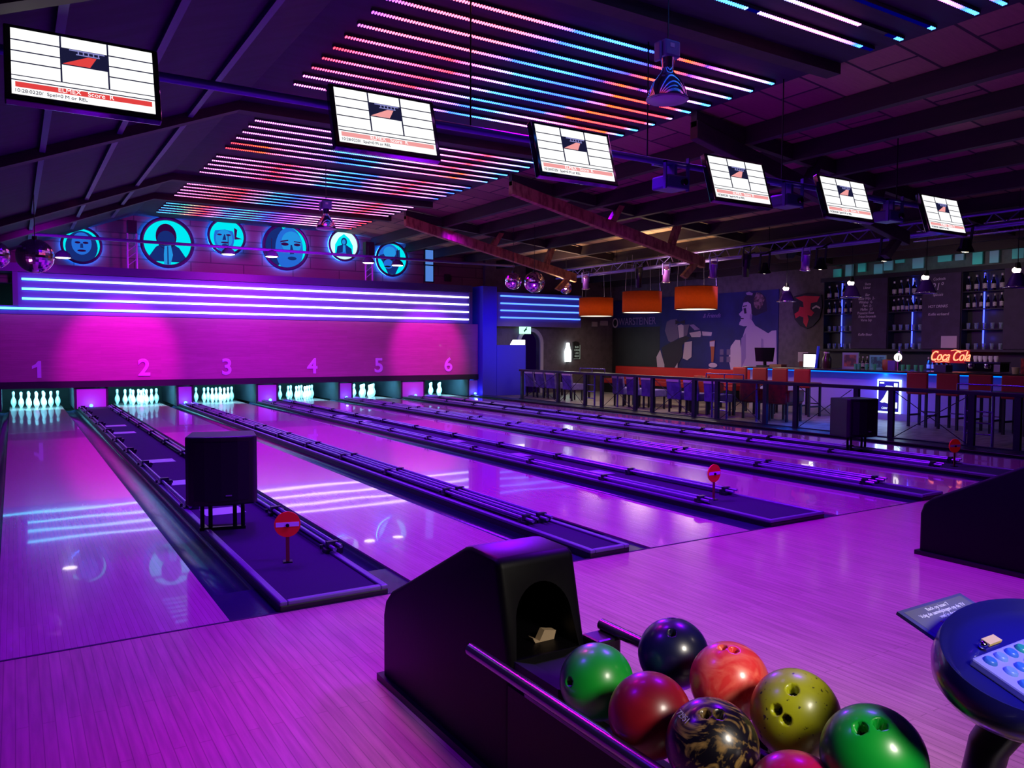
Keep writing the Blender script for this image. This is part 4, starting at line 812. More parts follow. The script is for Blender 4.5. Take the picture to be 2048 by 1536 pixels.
# things on the counter and behind it
ZC = 1.03
t = thing('light_box', 'bright white glowing box standing on the left of the bar counter', 'light box', (15.2, 7.50, ZC)); MB().box(-0.04, -0.19, 0, 0.06, 0.19, 0.33).done('box_case', DARKMET, t); MB().box(-0.045, -0.16, 0.02, -0.04, 0.16, 0.31).done('glowing_face', emi('box_white', (1, 0.97, 0.92), 3.5), t)
t = thing('framed_card', 'pale card in a frame standing left behind the glowing white box', 'picture frame', (15.5, 7.95, ZC)); MB().box(0, -0.14, 0.12, 0.02, 0.14, 0.36).done('card', mat('pale_paper', 'a898a8', 0.6), t); MB().box(-0.004, -0.12, 0.02, 0.03, 0.10, 0.14).done('red_stand', mat('dark_red', '6a1420', 0.5), t)
t = thing('liquor_jug', 'dark round jug with a pale label at its neck, right of the white box', 'jug', (15.2, 7.08, ZC)); MB().lathe([(0, 0), (0.10, 0), (0.11, 0.06), (0.11, 0.22), (0.07, 0.29), (0.06, 0.38), (0, 0.40)], 20).done('jug_body', mat('jug_brown', '3a2620', 0.3), t, smooth=True); MB().lathe([(0.062, 0.29), (0.066, 0.29), (0.064, 0.37), (0.062, 0.37)], 20).done('neck_label', CAPM, t)
tag(MB().tube((15.15, 7.32, ZC), (15.15, 7.26, ZC+0.50), 0.03).done('blue_tube_glass', mat('blue_glass', '3a50d0', 0.1, emit=(0.02, 0.03, 0.5), es=0.3), smooth=True), 'tall leaning blue glass tube between white box and dark jug', 'glass')
FR = mat('silver_frame', '8888a8', 0.35, 0.4)
t = thing('picture_frame', 'silver picture frame with a reddish photo standing on the counter', 'picture frame', (15.35, 6.58, ZC)); MB().box(0, -0.20, 0, 0.03, 0.20, 0.36).done('frame', FR, t); MB().box(-0.005, -0.15, 0.05, 0.0, 0.15, 0.31).done('photo', mat('photo_red', '40243a', 0.5, noise=('a05a48', 7)), t)
t = thing('picture_frame', 'teal-lit picture frame standing right of the silver one', 'picture frame', (15.35, 5.92, ZC)); MB().box(0, -0.19, 0, 0.03, 0.19, 0.31).done('frame', mat('teal_frame', '58a0a0', 0.4), t); MB().box(-0.005, -0.15, 0.04, 0.0, 0.15, 0.27).done('photo', mat('photo_teal', '104048', 0.5, noise=('3ca090', 9)), t)
point((15.4, 6.15, ZC+0.5), 1.2, (0.0, 1.0, 0.65), 0.05)
gg0 = None
for k, (y, lab) in enumerate([(6.28, 'clear stemmed glass between the two picture frames'), (6.20, 'green-lit tumbler beside the teal picture frame'), (6.02, 'green-lit tumbler in front of the teal frame, left'), (5.84, 'green-lit tumbler in front of the teal frame, right'), (5.20, 'clear glass just right of the beer tap'), (5.08, 'clear glass, second right of the beer tap'), (4.92, 'clear glass, third right of the beer tap'), (4.80, 'clear glass, fourth right of the beer tap')]):
    GG = mat('green_glass', '60d0a0', 0.06, trans=0.5)
    if gg0 is None: gg0 = MB().lathe([(0.0, 0), (0.03, 0), (0.04, 0.12), (0.037, 0.12), (0.026, 0.008), (0, 0.008)], 14).done('tumbler', GG, smooth=True); o = gg0; tag(o, lab, 'glass', 'glasses on the counter')
    else: o = gg0.copy(); COL.objects.link(o); o['label'] = lab
    o.location = (15.12, y, ZC)
tag(MB().lathe([(0, 0), (0.08, 0), (0.10, 0.05), (0.10, 0.2), (0.085, 0.22), (0, 0.22)], 20, (15.3, 5.66, ZC)).done('brown_crock', mat('orange_brown', '7a3a20', 0.5), smooth=True), 'orange-brown crock left of the purple box', 'pot')
tag(MB().box(15.22, 5.44, ZC, 15.34, 5.60, ZC+0.20).done('purple_box', mat('purple_card', '4a2890', 0.5)), 'small purple box beside the beer tap', 'box')
t = thing('beer_tap', 'chrome beer tap column with a bright round badge', 'beer tap', (15.25, 5.36, ZC)); MB().tube((0, 0, 0), (0, 0, 0.30), 0.045).tube((0, 0, 0.30), (0, 0, 0.40), 0.055, 0.03).done('tap_column', CHROME, t, smooth=True)
MB().sphere((-0.05, 0, 0.27), 0.085, 20, 12, (0.5, 1, 1)).done('round_badge', emi('badge_glow', (1.0, 0.95, 0.85), 2.5), t, smooth=True); MB().path([(0, -0.03, 0.3), (-0.12, -0.06, 0.3), (-0.16, -0.08, 0.22)], 0.012).done('spout', CHROME, t, smooth=True); MB().tube((0, 0, 0.4), (0, 0, 0.5), 0.014, 0.02).done('tap_handle', mat('handle_blue', '3a3aa0', 0.4), t)
t = thing('point_of_sale_monitor', 'black touch screen till with angled stand at the left end of the bar', 'monitor', (15.2, 8.85, ZC), (0, 0, math.radians(8)))
MB().prism([(-0.24, 0.12), (0.22, 0.12), (0.26, 0.46), (-0.28, 0.46)], 'x', -0.02, 0.02).done('screen', BLK_GLOSS, t); MB().tube((0.05, 0, 0), (0.02, 0, 0.2), 0.04).done('stand', BLACK, t); MB().box(-0.1, -0.15, 0, 0.12, 0.15, 0.03).done('base', BLACK, t)
tag(MB().box(15.1, 8.25, ZC, 15.3, 8.6, ZC+0.06).done('receipt_tray', mat('tray_orange', '8a5a48', 0.6)), 'low brownish tray on the counter right of the till', 'tray')
# neon sign
RN = emi('red_neon', (1.0, 0.20, 0.10), 3.2); t = thing('neon_sign', 'glowing red two-word script neon sign above the back counter', 'neon sign', (16.45, 4.98, 1.32))
text('neon_lettering', 'Coca Cola', 0.30, RN, t, (0, 0, 0), (R90, 0, -R90), 0.008, shear=0.45, bevel=0.004, sx=0.66, offset=-0.004)
MB().path([(0, 0.33, -0.05), (0, 0.30, -0.12), (0, 0.2, -0.12), (0, 0.12, -0.10), (0, 0.0, -0.12)], 0.007).path([(0, -0.03, 0.12), (0, -0.12, 0.14), (0, -0.25, 0.11), (0, -0.36, 0.13)], 0.007).done('neon_flourish', RN, t, smooth=True)
MB().box(0.03, -0.40, -0.14, 0.05, 0.40, 0.14).done('red_backing', mat('sign_dark_red', '5a0810', 0.4, emit=(0.5, 0.0, 0.0), es=0.4), t); MB().box(0.03, -0.02, -0.34, 0.05, 0.02, -0.14).done('sign_stand', BLACK, t)
tag(MB().box(15.25, 4.38, ZC, 15.5, 4.62, ZC+0.13).done('till_box', mat('navy_box', '1c1650', 0.5)), 'dark blue box on the counter under the red neon sign', 'box')
t = thing('coffee_machine', 'black and chrome espresso machine at the right of the bar', 'coffee machine', (15.3, 3.66, ZC)); MB().box(-0.1, -0.33, 0.02, 0.25, 0.30, 0.20).done('machine_body', BLK_GLOSS, t, bevel=0.015); MB().box(-0.12, -0.34, 0.18, 0.27, 0.32, 0.21).done('cup_tray', CHROME, t)
for y in (0.18, -0.12): MB().lathe([(0, 0.05), (0.06, 0.05), (0.07, 0.0), (0.055, -0.04), (0, -0.05)], 20, (-0.12, y, 0.12)).done('group_head', CHROME, t, smooth=True)
MB().box(-0.11, -0.33, 0.02, -0.10, -0.22, 0.16).done('steel_panel', PLATE, t)
cup = None
for k, y in enumerate((3.86, 3.77, 3.68, 3.58, 3.48)):
    lab = f'pale stacked cup on the espresso machine, {ordn(k)} from the left'
    if cup is None: cup = MB().lathe([(0, 0), (0.025, 0), (0.04, 0.06), (0.038, 0.11), (0.034, 0.11), (0.03, 0.01), (0, 0.01)], 16).done('coffee_cup', mat('cup_white', 'c8b8d0', 0.4), smooth=True); tag(cup, lab, 'cup', 'cups on the espresso machine'); o = cup
    else: o = cup.copy(); COL.objects.link(o); o['label'] = lab
    o.location = (15.35, y, ZC+0.21)
tag(MB().box(15.3, 2.72, ZC, 15.5, 3.02, ZC+0.28).done('red_display_box', mat('deep_red', '70141c', 0.5, noise=('b03838', 20))), 'red patterned display box at the right end of the counter', 'box')
tag(MB().lathe([(0, 0), (0.05, 0), (0.065, 0.12), (0.062, 0.12), (0.05, 0.01), (0, 0.01)], 16, (15.12, 3.02, ZC)).done('paper_cup', mat('cup_cream', 'c8b8a0', 0.6), smooth=True), 'cream paper cup before the red display box', 'cup')
# bottles standing in front of the boards (pictured rows)
for k, (y, z, n_) in enumerate([(7.0, 1.55, 5), (5.3, 1.55, 5)]):
    for j in range(n_):
        bottle((16.60, y+0.22-j*0.11, 1.01), 1.0, 1.0, f'dark bottle on the back worktop under the {"left" if k == 0 else "middle"} menu board, {ordn(j)} from the left', 'bottles on the back worktop')
t = thing('pinned_notice', 'pale notice sheet hanging below the middle menu board', 'notice', (16.66, 5.12, 1.62)); MB().box(0, -0.17, -0.12, 0.01, 0.17, 0.14).done('sheet', mat('notice_pale', 'b098b0', 0.7), t)
# ================================================================ bar stools
REDL = mat('red_leather', '9c1c1c', 0.45); LEGM = mat('stool_leg_dark', '1e1424', 0.5)
stl = None; slab = ['leftmost of the red bar stools at the left half of the bar', 'second red bar stool from the left end of the bar', 'third red bar stool from the left end of the bar', 'red bar stool just left of the blue-lit bar section, before the white box', 'red bar stool right of the glowing poster', 'red bar stool under the glowing red script sign', 'red bar stool before the espresso machine', 'red bar stool cut by the right edge of the photo']
for k, y in enumerate((8.57, 7.98, 7.42, 6.83, 4.24, 3.66, 3.08, 2.52)):
    if stl is None:
        stl = thing('bar_stool', slab[k], 'bar stool', (14.25, y, 0), (0, 0, 0), group='red bar stools along the counter')
        MB().box(-0.19, -0.20, 0.64, 0.22, 0.20, 0.74).done('seat', REDL, stl, bevel=0.03)
        MB().box(-0.23, -0.205, 0.62, -0.17, 0.205, 1.03).done('backrest', REDL, stl, bevel=0.02)
        for sx_ in (-0.18, 0.18):
            for sy_ in (-0.17, 0.17): MB().box(sx_-0.02, sy_-0.02, 0, sx_+0.02, sy_+0.02, 0.65).done('leg', LEGM, stl)
        b = MB()
        for sy_ in (-0.17, 0.17): b.box(-0.18, sy_-0.012, 0.2, 0.18, sy_+0.012, 0.235)
        b.done('side_rail', LEGM, stl); MB().box(0.165, -0.17, 0.26, 0.195, 0.17, 0.285).done('foot_rest', CHROME, stl)
    else: dup(stl, slab[k], (14.25, y, 0))
# ================================================================ lounge furniture
bench = thing('wall_bench', 'long bright red upholstered bench under the mural', 'bench', (16.45, 13.6, 0)); MB().box(-0.30, -2.9, 0.30, 0.50, 2.9, 0.46).done('seat_cushion', REDL, bench, bevel=0.03); MB().box(0.36, -2.9, 0.42, 0.50, 2.9, 0.86).done('back_cushion', mat('bright_red', 'd01e14', 0.5), bench, bevel=0.03); MB().box(-0.25, -2.85, 0.0, 0.50, 2.85, 0.30).done('bench_base', BLACK, bench)
CLO = mat('lilac_slipcover', '6c58a8', 0.8, noise=('54448c', 7)); CLW = mat('slipcover_edge_highlight', 'e0d0d0', 0.7)
ch = None
def chair(loc, rz, lab):
    global ch
    if ch is None:
        ch = thing('dining_chair', lab, 'chair', loc, (0, 0, rz), group='slipcovered dining chairs behind the fence')
        MB().box(-0.21, -0.22, 0.30, 0.22, 0.22, 0.47).done('seat', CLO, ch, bevel=0.02)
        MB().prism([(-0.20, 0.30), (-0.25, 0.76), (-0.20, 0.78), (-0.14, 0.45)], 'y', -0.21, 0.21).done('backrest', CLO, ch, bevel=0.015)
        MB().prism([(-0.262, 0.70), (-0.256, 0.79), (-0.18, 0.79), (-0.18, 0.70)], 'y', -0.20, 0.20).done('top_edge_highlight', CLW, ch, bevel=0.01)  # drum-lamp highlight along the cover top, built as a pale strip
        for sx_ in (-0.17, 0.18):
            for sy_ in (-0.17, 0.17): MB().box(sx_-0.018, sy_-0.018, 0, sx_+0.018, sy_+0.018, 0.31).done('leg', LEGM, ch)
    else: dup(ch, lab, loc, (0, 0, rz))
cl = [((12.75, 15.3, 0), 'slipcovered dining chair farthest back, right of the arched doorway'), ((12.75, 14.75, 0), 'slipcovered dining chair, second after the arched doorway'), ((12.75, 14.2, 0), 'slipcovered dining chair, third after the arched doorway'), ((12.75, 13.4, 0), 'slipcovered dining chair just left of the first high table'),
      ((12.7, 11.15, 0), 'slipcovered dining chair left of a fence post before the red bench, first of its table'), ((12.7, 10.6, 0), 'slipcovered dining chair, second of the table before the red bench'), ((12.7, 10.05, 0), 'slipcovered dining chair, third of the table before the red bench'),
      ((12.55, 9.0, 0), 'slipcovered dining chair, first of the table left of the second high table'), ((12.55, 8.45, 0), 'slipcovered dining chair, middle of the table left of the second high table'), ((12.62, 7.9, 0), 'slipcovered dining chair, last of the table left of the second high table')]
for loc, lab in cl: chair(loc, 0, lab)
tb = None
for loc, lab in [((13.5, 14.75, 0), 'white-topped dining table near the arched doorway'), ((13.45, 10.6, 0), 'white-topped dining table before the red bench'), ((13.3, 8.45, 0), 'white-topped dining table left of the second high table')]:
    if tb is None:
        tb = thing('dining_table', lab, 'table', loc, group='dining tables behind the fence'); MB().box(-0.38, -0.75, 0.71, 0.38, 0.75, 0.75).done('tabletop', mat('pale_tabletop', 'c8b8b0', 0.4), tb, bevel=0.006)
        for sx_ in (-0.33, 0.33):
            for sy_ in (-0.68, 0.68): MB().box(sx_-0.025, sy_-0.025, 0, sx_+0.025, sy_+0.025, 0.71).done('leg', LEGM, tb)
    else: dup(tb, lab, loc)
ac = None
for loc, lab in [((12.85, 7.0, 0), 'red armchair behind the fence right of the second high table'), ((12.85, 6.3, 0), 'second red armchair, nearer the bar stools'), ((14.2, 9.7, 0), 'red chair standing between the white-topped tables')]:
    if ac is None:
        RD2 = mat('wine_red', '8a1818', 0.5, noise=('5c1012', 9))
        ac = thing('armchair', lab, 'armchair', loc, group='red armchairs'); MB().box(-0.25, -0.24, 0.35, 0.25, 0.24, 0.48).done('seat', RD2, ac, bevel=0.03); MB().box(-0.29, -0.25, 0.36, -0.21, 0.25, 0.80).done('backrest', RD2, ac, bevel=0.03)
        for sy_ in (-0.26, 0.26): MB().box(-0.25, sy_-0.03, 0.40, 0.22, sy_+0.03, 0.64).done('armrest', RD2, ac, bevel=0.02)
        for sx_ in (-0.21, 0.21):
            for sy_ in (-0.21, 0.21): MB().box(sx_-0.02, sy_-0.02, 0, sx_+0.02, sy_+0.02, 0.37).done('leg', LEGM, ac)
    else: dup(ac, lab, loc)
hp = None; HT = mat('violet_chrome', '8a80c8', 0.2, 0.85)
for loc, lab in [((11.98, 11.3, 0), 'high table with chrome ladder leg and gallery rail near the lit bottle sign'), ((11.98, 6.95, 0), 'high table with chrome ladder leg before the mural woman'), ((11.98, 1.75, 0), 'high table with chrome ladder leg nearest the camera at the right')]:
    if hp is None:
        hp = thing('high_table', lab, 'high table', loc, group='high tables behind the fence'); MB().box(-0.25, -0.55, 0.80, 0.35, 0.55, 0.84).done('tabletop', mat('table_black', '121018', 0.3), hp, bevel=0.006)
        b = MB(); b.tube((-0.2, -0.5, 0.95), (-0.2, 0.5, 0.95), 0.012)
        for q in (-0.5, 0, 0.5): b.tube((-0.2, q, 0.84), (-0.2, q, 0.95), 0.010)
        b.done('gallery_rail', HT, hp, smooth=True)
        b = MB(); b.tube((-0.1, 0.42, 0), (-0.1, 0.42, 0.80), 0.022); b.tube((-0.1, 0.02, 0), (-0.1, 0.02, 0.80), 0.022); b.done('ladder_post', HT, hp, smooth=True)
        b = MB()
        for z in (0.2, 0.37, 0.54): b.tube((-0.1, 0.02, z), (-0.1, 0.42, z), 0.012)
        b.done('ladder_rung', HT, hp, smooth=True); MB().tube((0.25, -0.45, 0), (0.25, -0.45, 0.80), 0.025).done('leg', HT, hp, smooth=True)
    else: dup(hp, lab, loc)
# ================================================================ fence
fp = [14.27, 12.53, 11.37, 10.71, 9.48, 8.91, 7.63, 6.99, 5.77, 5.08, 3.85, 3.22, 1.94, 1.3]
FM = mat('fence_violet_black', '15102a', 0.45, 0.2)
t = thing('metal_fence', 'long dark metal fence with posts and crossed wires between lanes and lounge', 'fence', (11.62, 0, 0))
MB().box(-0.03, 0.3, 0.80, 0.05, 14.4, 0.86).done('hand_rail', FM, t, bevel=0.01)
for y in fp: MB().box(-0.025, y-0.045, 0.0, 0.035, y+0.045, 0.80).done('post', FM, t)
for a, b_ in zip(fp[0::2], fp[1::2]):
    pass
for a, b_ in [(14.2, 12.6), (12.45, 11.45), (10.65, 9.55), (8.85, 7.7), (6.9, 5.85), (5.0, 3.95), (3.15, 2.0)]:
    MB().tube((0, a, 0.06), (0, b_, 0.78), 0.007, n=6).tube((0, a, 0.78), (0, b_, 0.06), 0.007, n=6).done('cross_wire', FM, t)
MB().box(-0.02, 0.3, 0.0, 0.03, 14.4, 0.05).done('bottom_rail', FM, t)
# signs around the arch
t = thing('exit_sign', 'small green-white glowing exit sign above the arched doorway', 'sign', (13.35, 16.78, 2.02)); MB().box(-0.19, -0.04, -0.12, 0.19, 0.06, 0.12).done('sign_box', emi('exit_green', (0.45, 1.0, 0.70), 1.6), t)
MB().prism([(-0.05, -0.07), (0.0, 0.0), (0.04, 0.0), (0.02, 0.05), (0.06, 0.08), (0.02, 0.09), (-0.03, 0.03), (-0.09, -0.03)], 'y', -0.046, -0.041).done('running_figure', mat('exit_dark_green', '1c6a44', 0.5), t)
t = thing('wall_lamp', 'flat white glowing lamp standing on the low blue partition', 'lamp', (12.75, 16.3, 1.54)); MB().prism([(-0.26, 0.0), (0.27, 0.0), (0.27, 0.16), (-0.15, 0.16)], 'y', -0.02, 0.03).done('glowing_shade', emi('lamp_white', (1, 1, 0.9), 3), t); MB().box(-0.28, -0.03, -0.0, 0.29, 0.05, 0.012).done('lamp_base', DARKMET, t)
t = thing('bottle_neon', 'white glowing bottle-shaped neon sign on the grey end wall', 'neon sign', (15.07, 16.84, 1.30)); MB().prism([(-0.11, -0.30), (0.11, -0.30), (0.12, 0.05), (0.07, 0.16), (0.04, 0.32), (-0.04, 0.32), (-0.07, 0.16), (-0.12, 0.05)], 'y', -0.03, 0.02).done('glowing_bottle', emi('bottle_white', (0.75, 1.0, 0.92), 7), t); MB().box(-0.05, 0.0, -0.34, 0.05, 0.03, -0.30).done('sign_foot', DARKMET, t)
area((15.07, 16.75, 1.30), (15.07, 15, 1.2), 3, (0.8, 1.0, 0.9), 0.3, 0.6)
spot((15.1, 15.6, 1.9), (15.6, 16.9, 1.5), 10, (1.0, 0.85, 0.7), 80, 1, 0.1)
t = thing('arched_wall_sign', 'small black arched sign with pale lettering right of the glowing bottle', 'sign', (15.42, 16.85, 1.38)); MB().prism([(-0.13, -0.30), (0.15, -0.30), (0.15, 0.18), (0.09, 0.27), (-0.03, 0.30), (-0.13, 0.27)], 'y', -0.02, 0.02).done('sign_board', MATTE, t)
b = MB(); b.box(0.135, -0.025, -0.28, 0.147, -0.02, 0.18); b.box(-0.12, -0.025, -0.29, 0.147, -0.02, -0.28); b.done('pale_border', mat('sign_white', 'b0c8c0', 0.5, emit=(0.5, 0.7, 0.6), es=0.3), t)
for j, s_ in enumerate(('BAR', 'OPEN', 'LIVE', 'BEER')): text('sign_lettering', s_, 0.085, MATS['sign_white'], t, (0.01, -0.024, 0.10-j*0.10), (R90, 0, 0), 0.001)
tag(MB().box(16.1, 16.84, 2.18, 16.3, 16.9, 2.34).done('thermostat', mat('switch_pale', 'b0a098', 0.5)), 'small pale wall box under the first drum lamp', 'wall box'); tag(MB().box(16.45, 16.84, 2.22, 16.75, 16.9, 2.38).done('wall_clock_box', MATS['switch_pale']), 'larger pale wall box right of the smaller one', 'wall box')
# ================================================================ speakers on the lanes
def speaker(loc, rz, lab):
    t = thing('floor_speaker', lab, 'speaker', loc, (0, 0, rz), group='speakers on the lane dividers')
    poly = [(-0.26, -0.16), (-0.235, -0.20), (-0.12, -0.235), (0.0, -0.245), (0.12, -0.235), (0.235, -0.20), (0.26, -0.16), (0.24, 0.20), (-0.24, 0.20)]
    MB().prism(poly, 'z', 0.22, 0.75).done('speaker_cabinet', mat('speaker_black', '09070f', 0.45), t, bevel=0.012)
    MB().prism([(-0.20, -0.213), (-0.12, -0.24), (0, -0.25), (0.12, -0.24), (0.20, -0.213), (0.12, -0.243), (0, -0.253), (-0.12, -0.243)], 'z', 0.26, 0.71).done('speaker_grille', mat('grille_black', '050409', 0.8), t)
    MB().box(0.03, -0.258, 0.295, 0.075, -0.252, 0.305).done('maker_badge', mat('badge_grey', '8a8898', 0.4), t)
    for q in (-0.15, -0.09, 0.09, 0.15): MB().tube((q, -0.06, 0.0), (q, -0.06, 0.23), 0.016).done('stand_leg', DARKMET, t)
    MB().box(-0.17, -0.08, 0.0, 0.17, -0.04, 0.025).done('stand_base', DARKMET, t)
    return t
speaker((0.955, 2.12, 0.042), math.radians(-14), 'black loudspeaker on legs standing on the divider between lanes one and two')
speaker((9.52, 2.45, 0.042), math.radians(-14), 'black loudspeaker on legs standing on the far divider before the bar')
def stop_sign(loc, rz, lab, s=1.0):
    t = thing('stop_sign', lab, 'sign', loc, (0, 0, rz), group='round red no-entry signs on the dividers'); t.scale = (s, s, s)
    MB().tube((0, -0.006, 0.255), (0, 0.006, 0.255), 0.085, n=40).done('red_disc', mat('sign_red', 'e01818', 0.5, emit=(0.5, 0.004, 0.004), es=0.12), t)
    MB().box(-0.075, -0.009, 0.240, 0.075, -0.006, 0.270).done('white_bar', mat('sign_bar', 'e8d8e8', 0.5), t)
    MB().tube((0, -0.02, 0.250), (0, -0.008, 0.250), 0.012).done('bolt', DARKMET, t)
    MB().box(-0.012, -0.004, 0.0, 0.012, 0.006, 0.20).done('sign_post', mat('red_post', '70142a', 0.5), t)
    MB().box(-0.03, -0.03, 0.0, 0.03, 0.03, 0.008).done('sign_foot', DARKMET, t)
stop_sign((1.10, 0.86, 0.042), math.radians(-14), 'round red no-entry sign on the divider between lanes one and two')
stop_sign((5.18, 0.93, 0.042), math.radians(2), 'round red no-entry sign on the divider between lanes three and four')
stop_sign((9.33, 0.93, 0.042), math.radians(-16), 'farthest round red no-entry sign, below the bar at the right')
# ================================================================ ball return machines
HOOD = mat('hood_black', '050408', 0.45, bump=0.03, noise=('07050a', 60), spec=0.15)
def hood(x, lab, rails):
    t = thing('ball_return', lab, 'ball return', (x, 0, 0), group='ball return machines')
    prof = [(-1.136, 0.0), (-1.136, 0.30), (-1.16, 0.37), (-1.22, 0.425), (-1.41, 0.52), (-1.885, 0.765), (-1.93, 0.775), (-2.10, 0.772), (-2.125, 0.76), (-2.20, 0.44), (-2.20, 0.0)]
    o = MB().prism(prof, 'x', -0.16, 0.16).done('hood_shell', HOOD, t, bevel=0.022, seg=3)
    c = MB(); pl = [(-0.105, 0.10)]+[(0.0-0.115*math.cos(math.pi*i/16), 0.555+0.125*math.sin(math.pi*i/16)) for i in range(17)]+[(0.105, 0.10)]
    pl[0] = (-0.13, 0.445); pl[-1] = (0.13, 0.445)
    c.prism(pl, 'y', -2.4, -1.75); cut = c.done('cutter_tmp', HOOD); cut.parent = t
    md = o.modifiers.new('opening', 'BOOLEAN'); md.object = cut; md.operation = 'DIFFERENCE'; md.solver = 'EXACT'
    bpy.context.view_layer.update(); dg = bpy.context.evaluated_depsgraph_get()
    me = bpy.data.meshes.new_from_object(o.evaluated_get(dg)); o.modifiers.clear(); o.data = me
    bpy.data.objects.remove(cut)
    for f in me.polygons: f.use_smooth = True
    try: me.set_sharp_from_angle(angle=math.radians(30))
    except Exception: pass
    MB().prism([(-0.165, -0.0), (0.165, 0.0), (0.18, -0.0), (0.18, 0.03), (-0.18, 0.03), (-0.18, 0.0)], 'y', -2.2, -1.115).done('base_skirt', BLACK, t)
    MB().box(-0.130, -2.45, 0.0, 0.155, -2.205, 0.40).done('lift_housing', BLACK, t, bevel=0.01)
    MB().prism([(-0.14, 0.40), (0.14, 0.40), (0.14, 0.445), (0.06, 0.42), (-0.06, 0.42), (-0.14, 0.445)], 'y', -2.45, -1.9).done('ball_chute', MATTE, t)
    MB().prism([(0.02, 0.43), (0.09, 0.44), (0.10, 0.475), (0.05, 0.485), (0.03, 0.45), (0.0, 0.465)], 'y', -2.10, -2.07).done('torn_liner', mat('pale_liner', 'a89070', 0.7), t)
    MB().box(-0.165, -4.6, 0.0, -0.135, -2.2, 0.37).done('side_panel', HOOD, t)
    MB().box(-0.135, -4.6, 0.0, 0.04, -2.45, 0.30).done('rack_body', BLACK, t)
    MB().box(-0.165, -4.6, 0.37, -0.14, -2.3, 0.385).done('inner_lip', mat('lip_gloss_violet', '3a2a58', 0.15, 0.3, coat=0.5), t)  # magenta gloss of the tray edge is put into its violet colour
    for s_, y0 in ((-0.26, -2.12), (0.26, -2.16)):
        MB().path([(s_, y0, 0.485), (s_, -3.2, 0.485), (s_, -4.5, 0.485)], 0.021, 16).done('ball_rail', mat('steel_rail', '8a8494', 0.22, 0.95), t, smooth=True)
    for cx_, cz_ in ((-0.07, 0.43), (0.065, 0.455)): MB().path([(cx_, -2.4, cz_), (cx_, -4.5, cz_)], 0.014, 12).done('inner_rail', BLACK, t, smooth=True)
    MB().box(0.165, -2.26, 0.40, 0.27, -2.16, 0.47).done('rail_bracket', BLACK, t, bevel=0.01)
    for y in (-2.9, -3.9): MB().box(0.04, y-0.02, 0.30, 0.27, y+0.02, 0.33).box(0.25, y-0.02, 0.30, 0.27, y+0.02, 0.47).done('rail_support', BLACK, t)
    MB().tube((-0.17, -2.55, 0.14), (-0.164, -2.55, 0.14), 0.008).done('screw', CHROME, t)
    return t
hood(1.10, 'black ball return machine with arched opening holding the coloured balls', True)
hood(5.26, 'second black ball return machine cut by the right edge of the photo', True)
# ================================================================ bowling balls
ball_me = None
def marble(name, c1, c2, sc=3.0, dist=2.5, rough=0.16, lo=0.4, hi=0.7, specks=None):
    m = bpy.data.materials.new(name); m.use_nodes = True; nt = m.node_tree; b = nt.nodes['Principled BSDF']; L = nt.links.new
    tc = nt.nodes.new('ShaderNodeTexCoord'); n = nt.nodes.new('ShaderNodeTexNoise'); n.inputs['Scale'].default_value = sc*4; n.inputs['Detail'].default_value = 6; n.inputs['Distortion'].default_value = dist
    L(tc.outputs['Object'], n.inputs['Vector']); r = nt.nodes.new('ShaderNodeValToRGB'); r.color_ramp.elements[0].position = lo; r.color_ramp.elements[0].color = (*hexc(c1), 1); r.color_ramp.elements[1].position = hi; r.color_ramp.elements[1].color = (*hexc(c2), 1)
    L(n.outputs[0], r.inputs[0]); out = r.outputs[0]
    if specks:
        n2 = nt.nodes.new('ShaderNodeTexNoise'); n2.inputs['Scale'].default_value = 70; n2.inputs['Detail'].default_value = 2; L(tc.outputs['Object'], n2.inputs['Vector'])
        mr = nt.nodes.new('ShaderNodeMapRange'); mr.inputs[1].default_value = 0.66; mr.inputs[2].default_value = 0.70; L(n2.outputs[0], mr.inputs[0])
        mx = nt.nodes.new('ShaderNodeMix'); mx.data_type = 'RGBA'; L(mr.outputs[0], mx.inputs[0]); L(out, mx.inputs[6]); mx.inputs[7].default_value = (*hexc(specks), 1); out = mx.outputs[2]
    L(out, b.inputs['Base Color']); b.inputs['Roughness'].default_value = rough+0.2; b.inputs['Coat Weight'].default_value = 0.25; b.inputs['Coat Roughness'].default_value = rough
    return m
def bowl(loc, mtl, look, lab, holes=(( -0.013, 0.0), (0.013, 0.0)), roll=0, thumb=True, hr=0.0125, mark=None):
    c = Vector(loc); bm = bmesh.new(); bmesh.ops.create_icosphere(bm, subdivisions=6, radius=0.108)
    dirs = []
    d0 = (Vector(look)-c).normalized() if look else Vector((0, 0, 1))
    u = d0.orthogonal().normalized() if abs(d0.z) > 0.98 else d0.cross(Vector((0, 0, 1))).normalized(); v = u.cross(d0).normalized()
    cr, sr = math.cos(roll), math.sin(roll); u2 = u*cr+v*sr; v2 = -u*sr+v*cr
    for a, b_ in holes: dirs.append(((d0*0.108+u2*a+v2*b_).normalized(), hr))
    if thumb: dirs.append(((d0*0.108+v2*0.075).normalized(), hr*1.15))
    hole_faces = []
    for vtx in bm.verts:
        n = vtx.co.normalized()
        for d, r in dirs:
            a = n.angle(d)*0.108
            if a < r: vtx.co = vtx.co-d*0.03*min(1, (r-a)/(r*0.22)) 
    for f in bm.faces: f.smooth = True
    me = bpy.data.meshes.new('bowling_ball'); 
    for f in bm.faces:
        n = f.calc_center_median().normalized()
        for d, r in dirs:
            if n.angle(d)*0.108 < r*0.88: f.material_index = 1
    bm.to_mesh(me); bm.free(); me.materials.append(mtl); me.materials.append(MATTE)
    o = bpy.data.objects.new('bowling_ball', me); COL.objects.link(o); o.location = loc
    tag(o, lab, 'bowling ball', 'bowling balls on the return rack'); return o
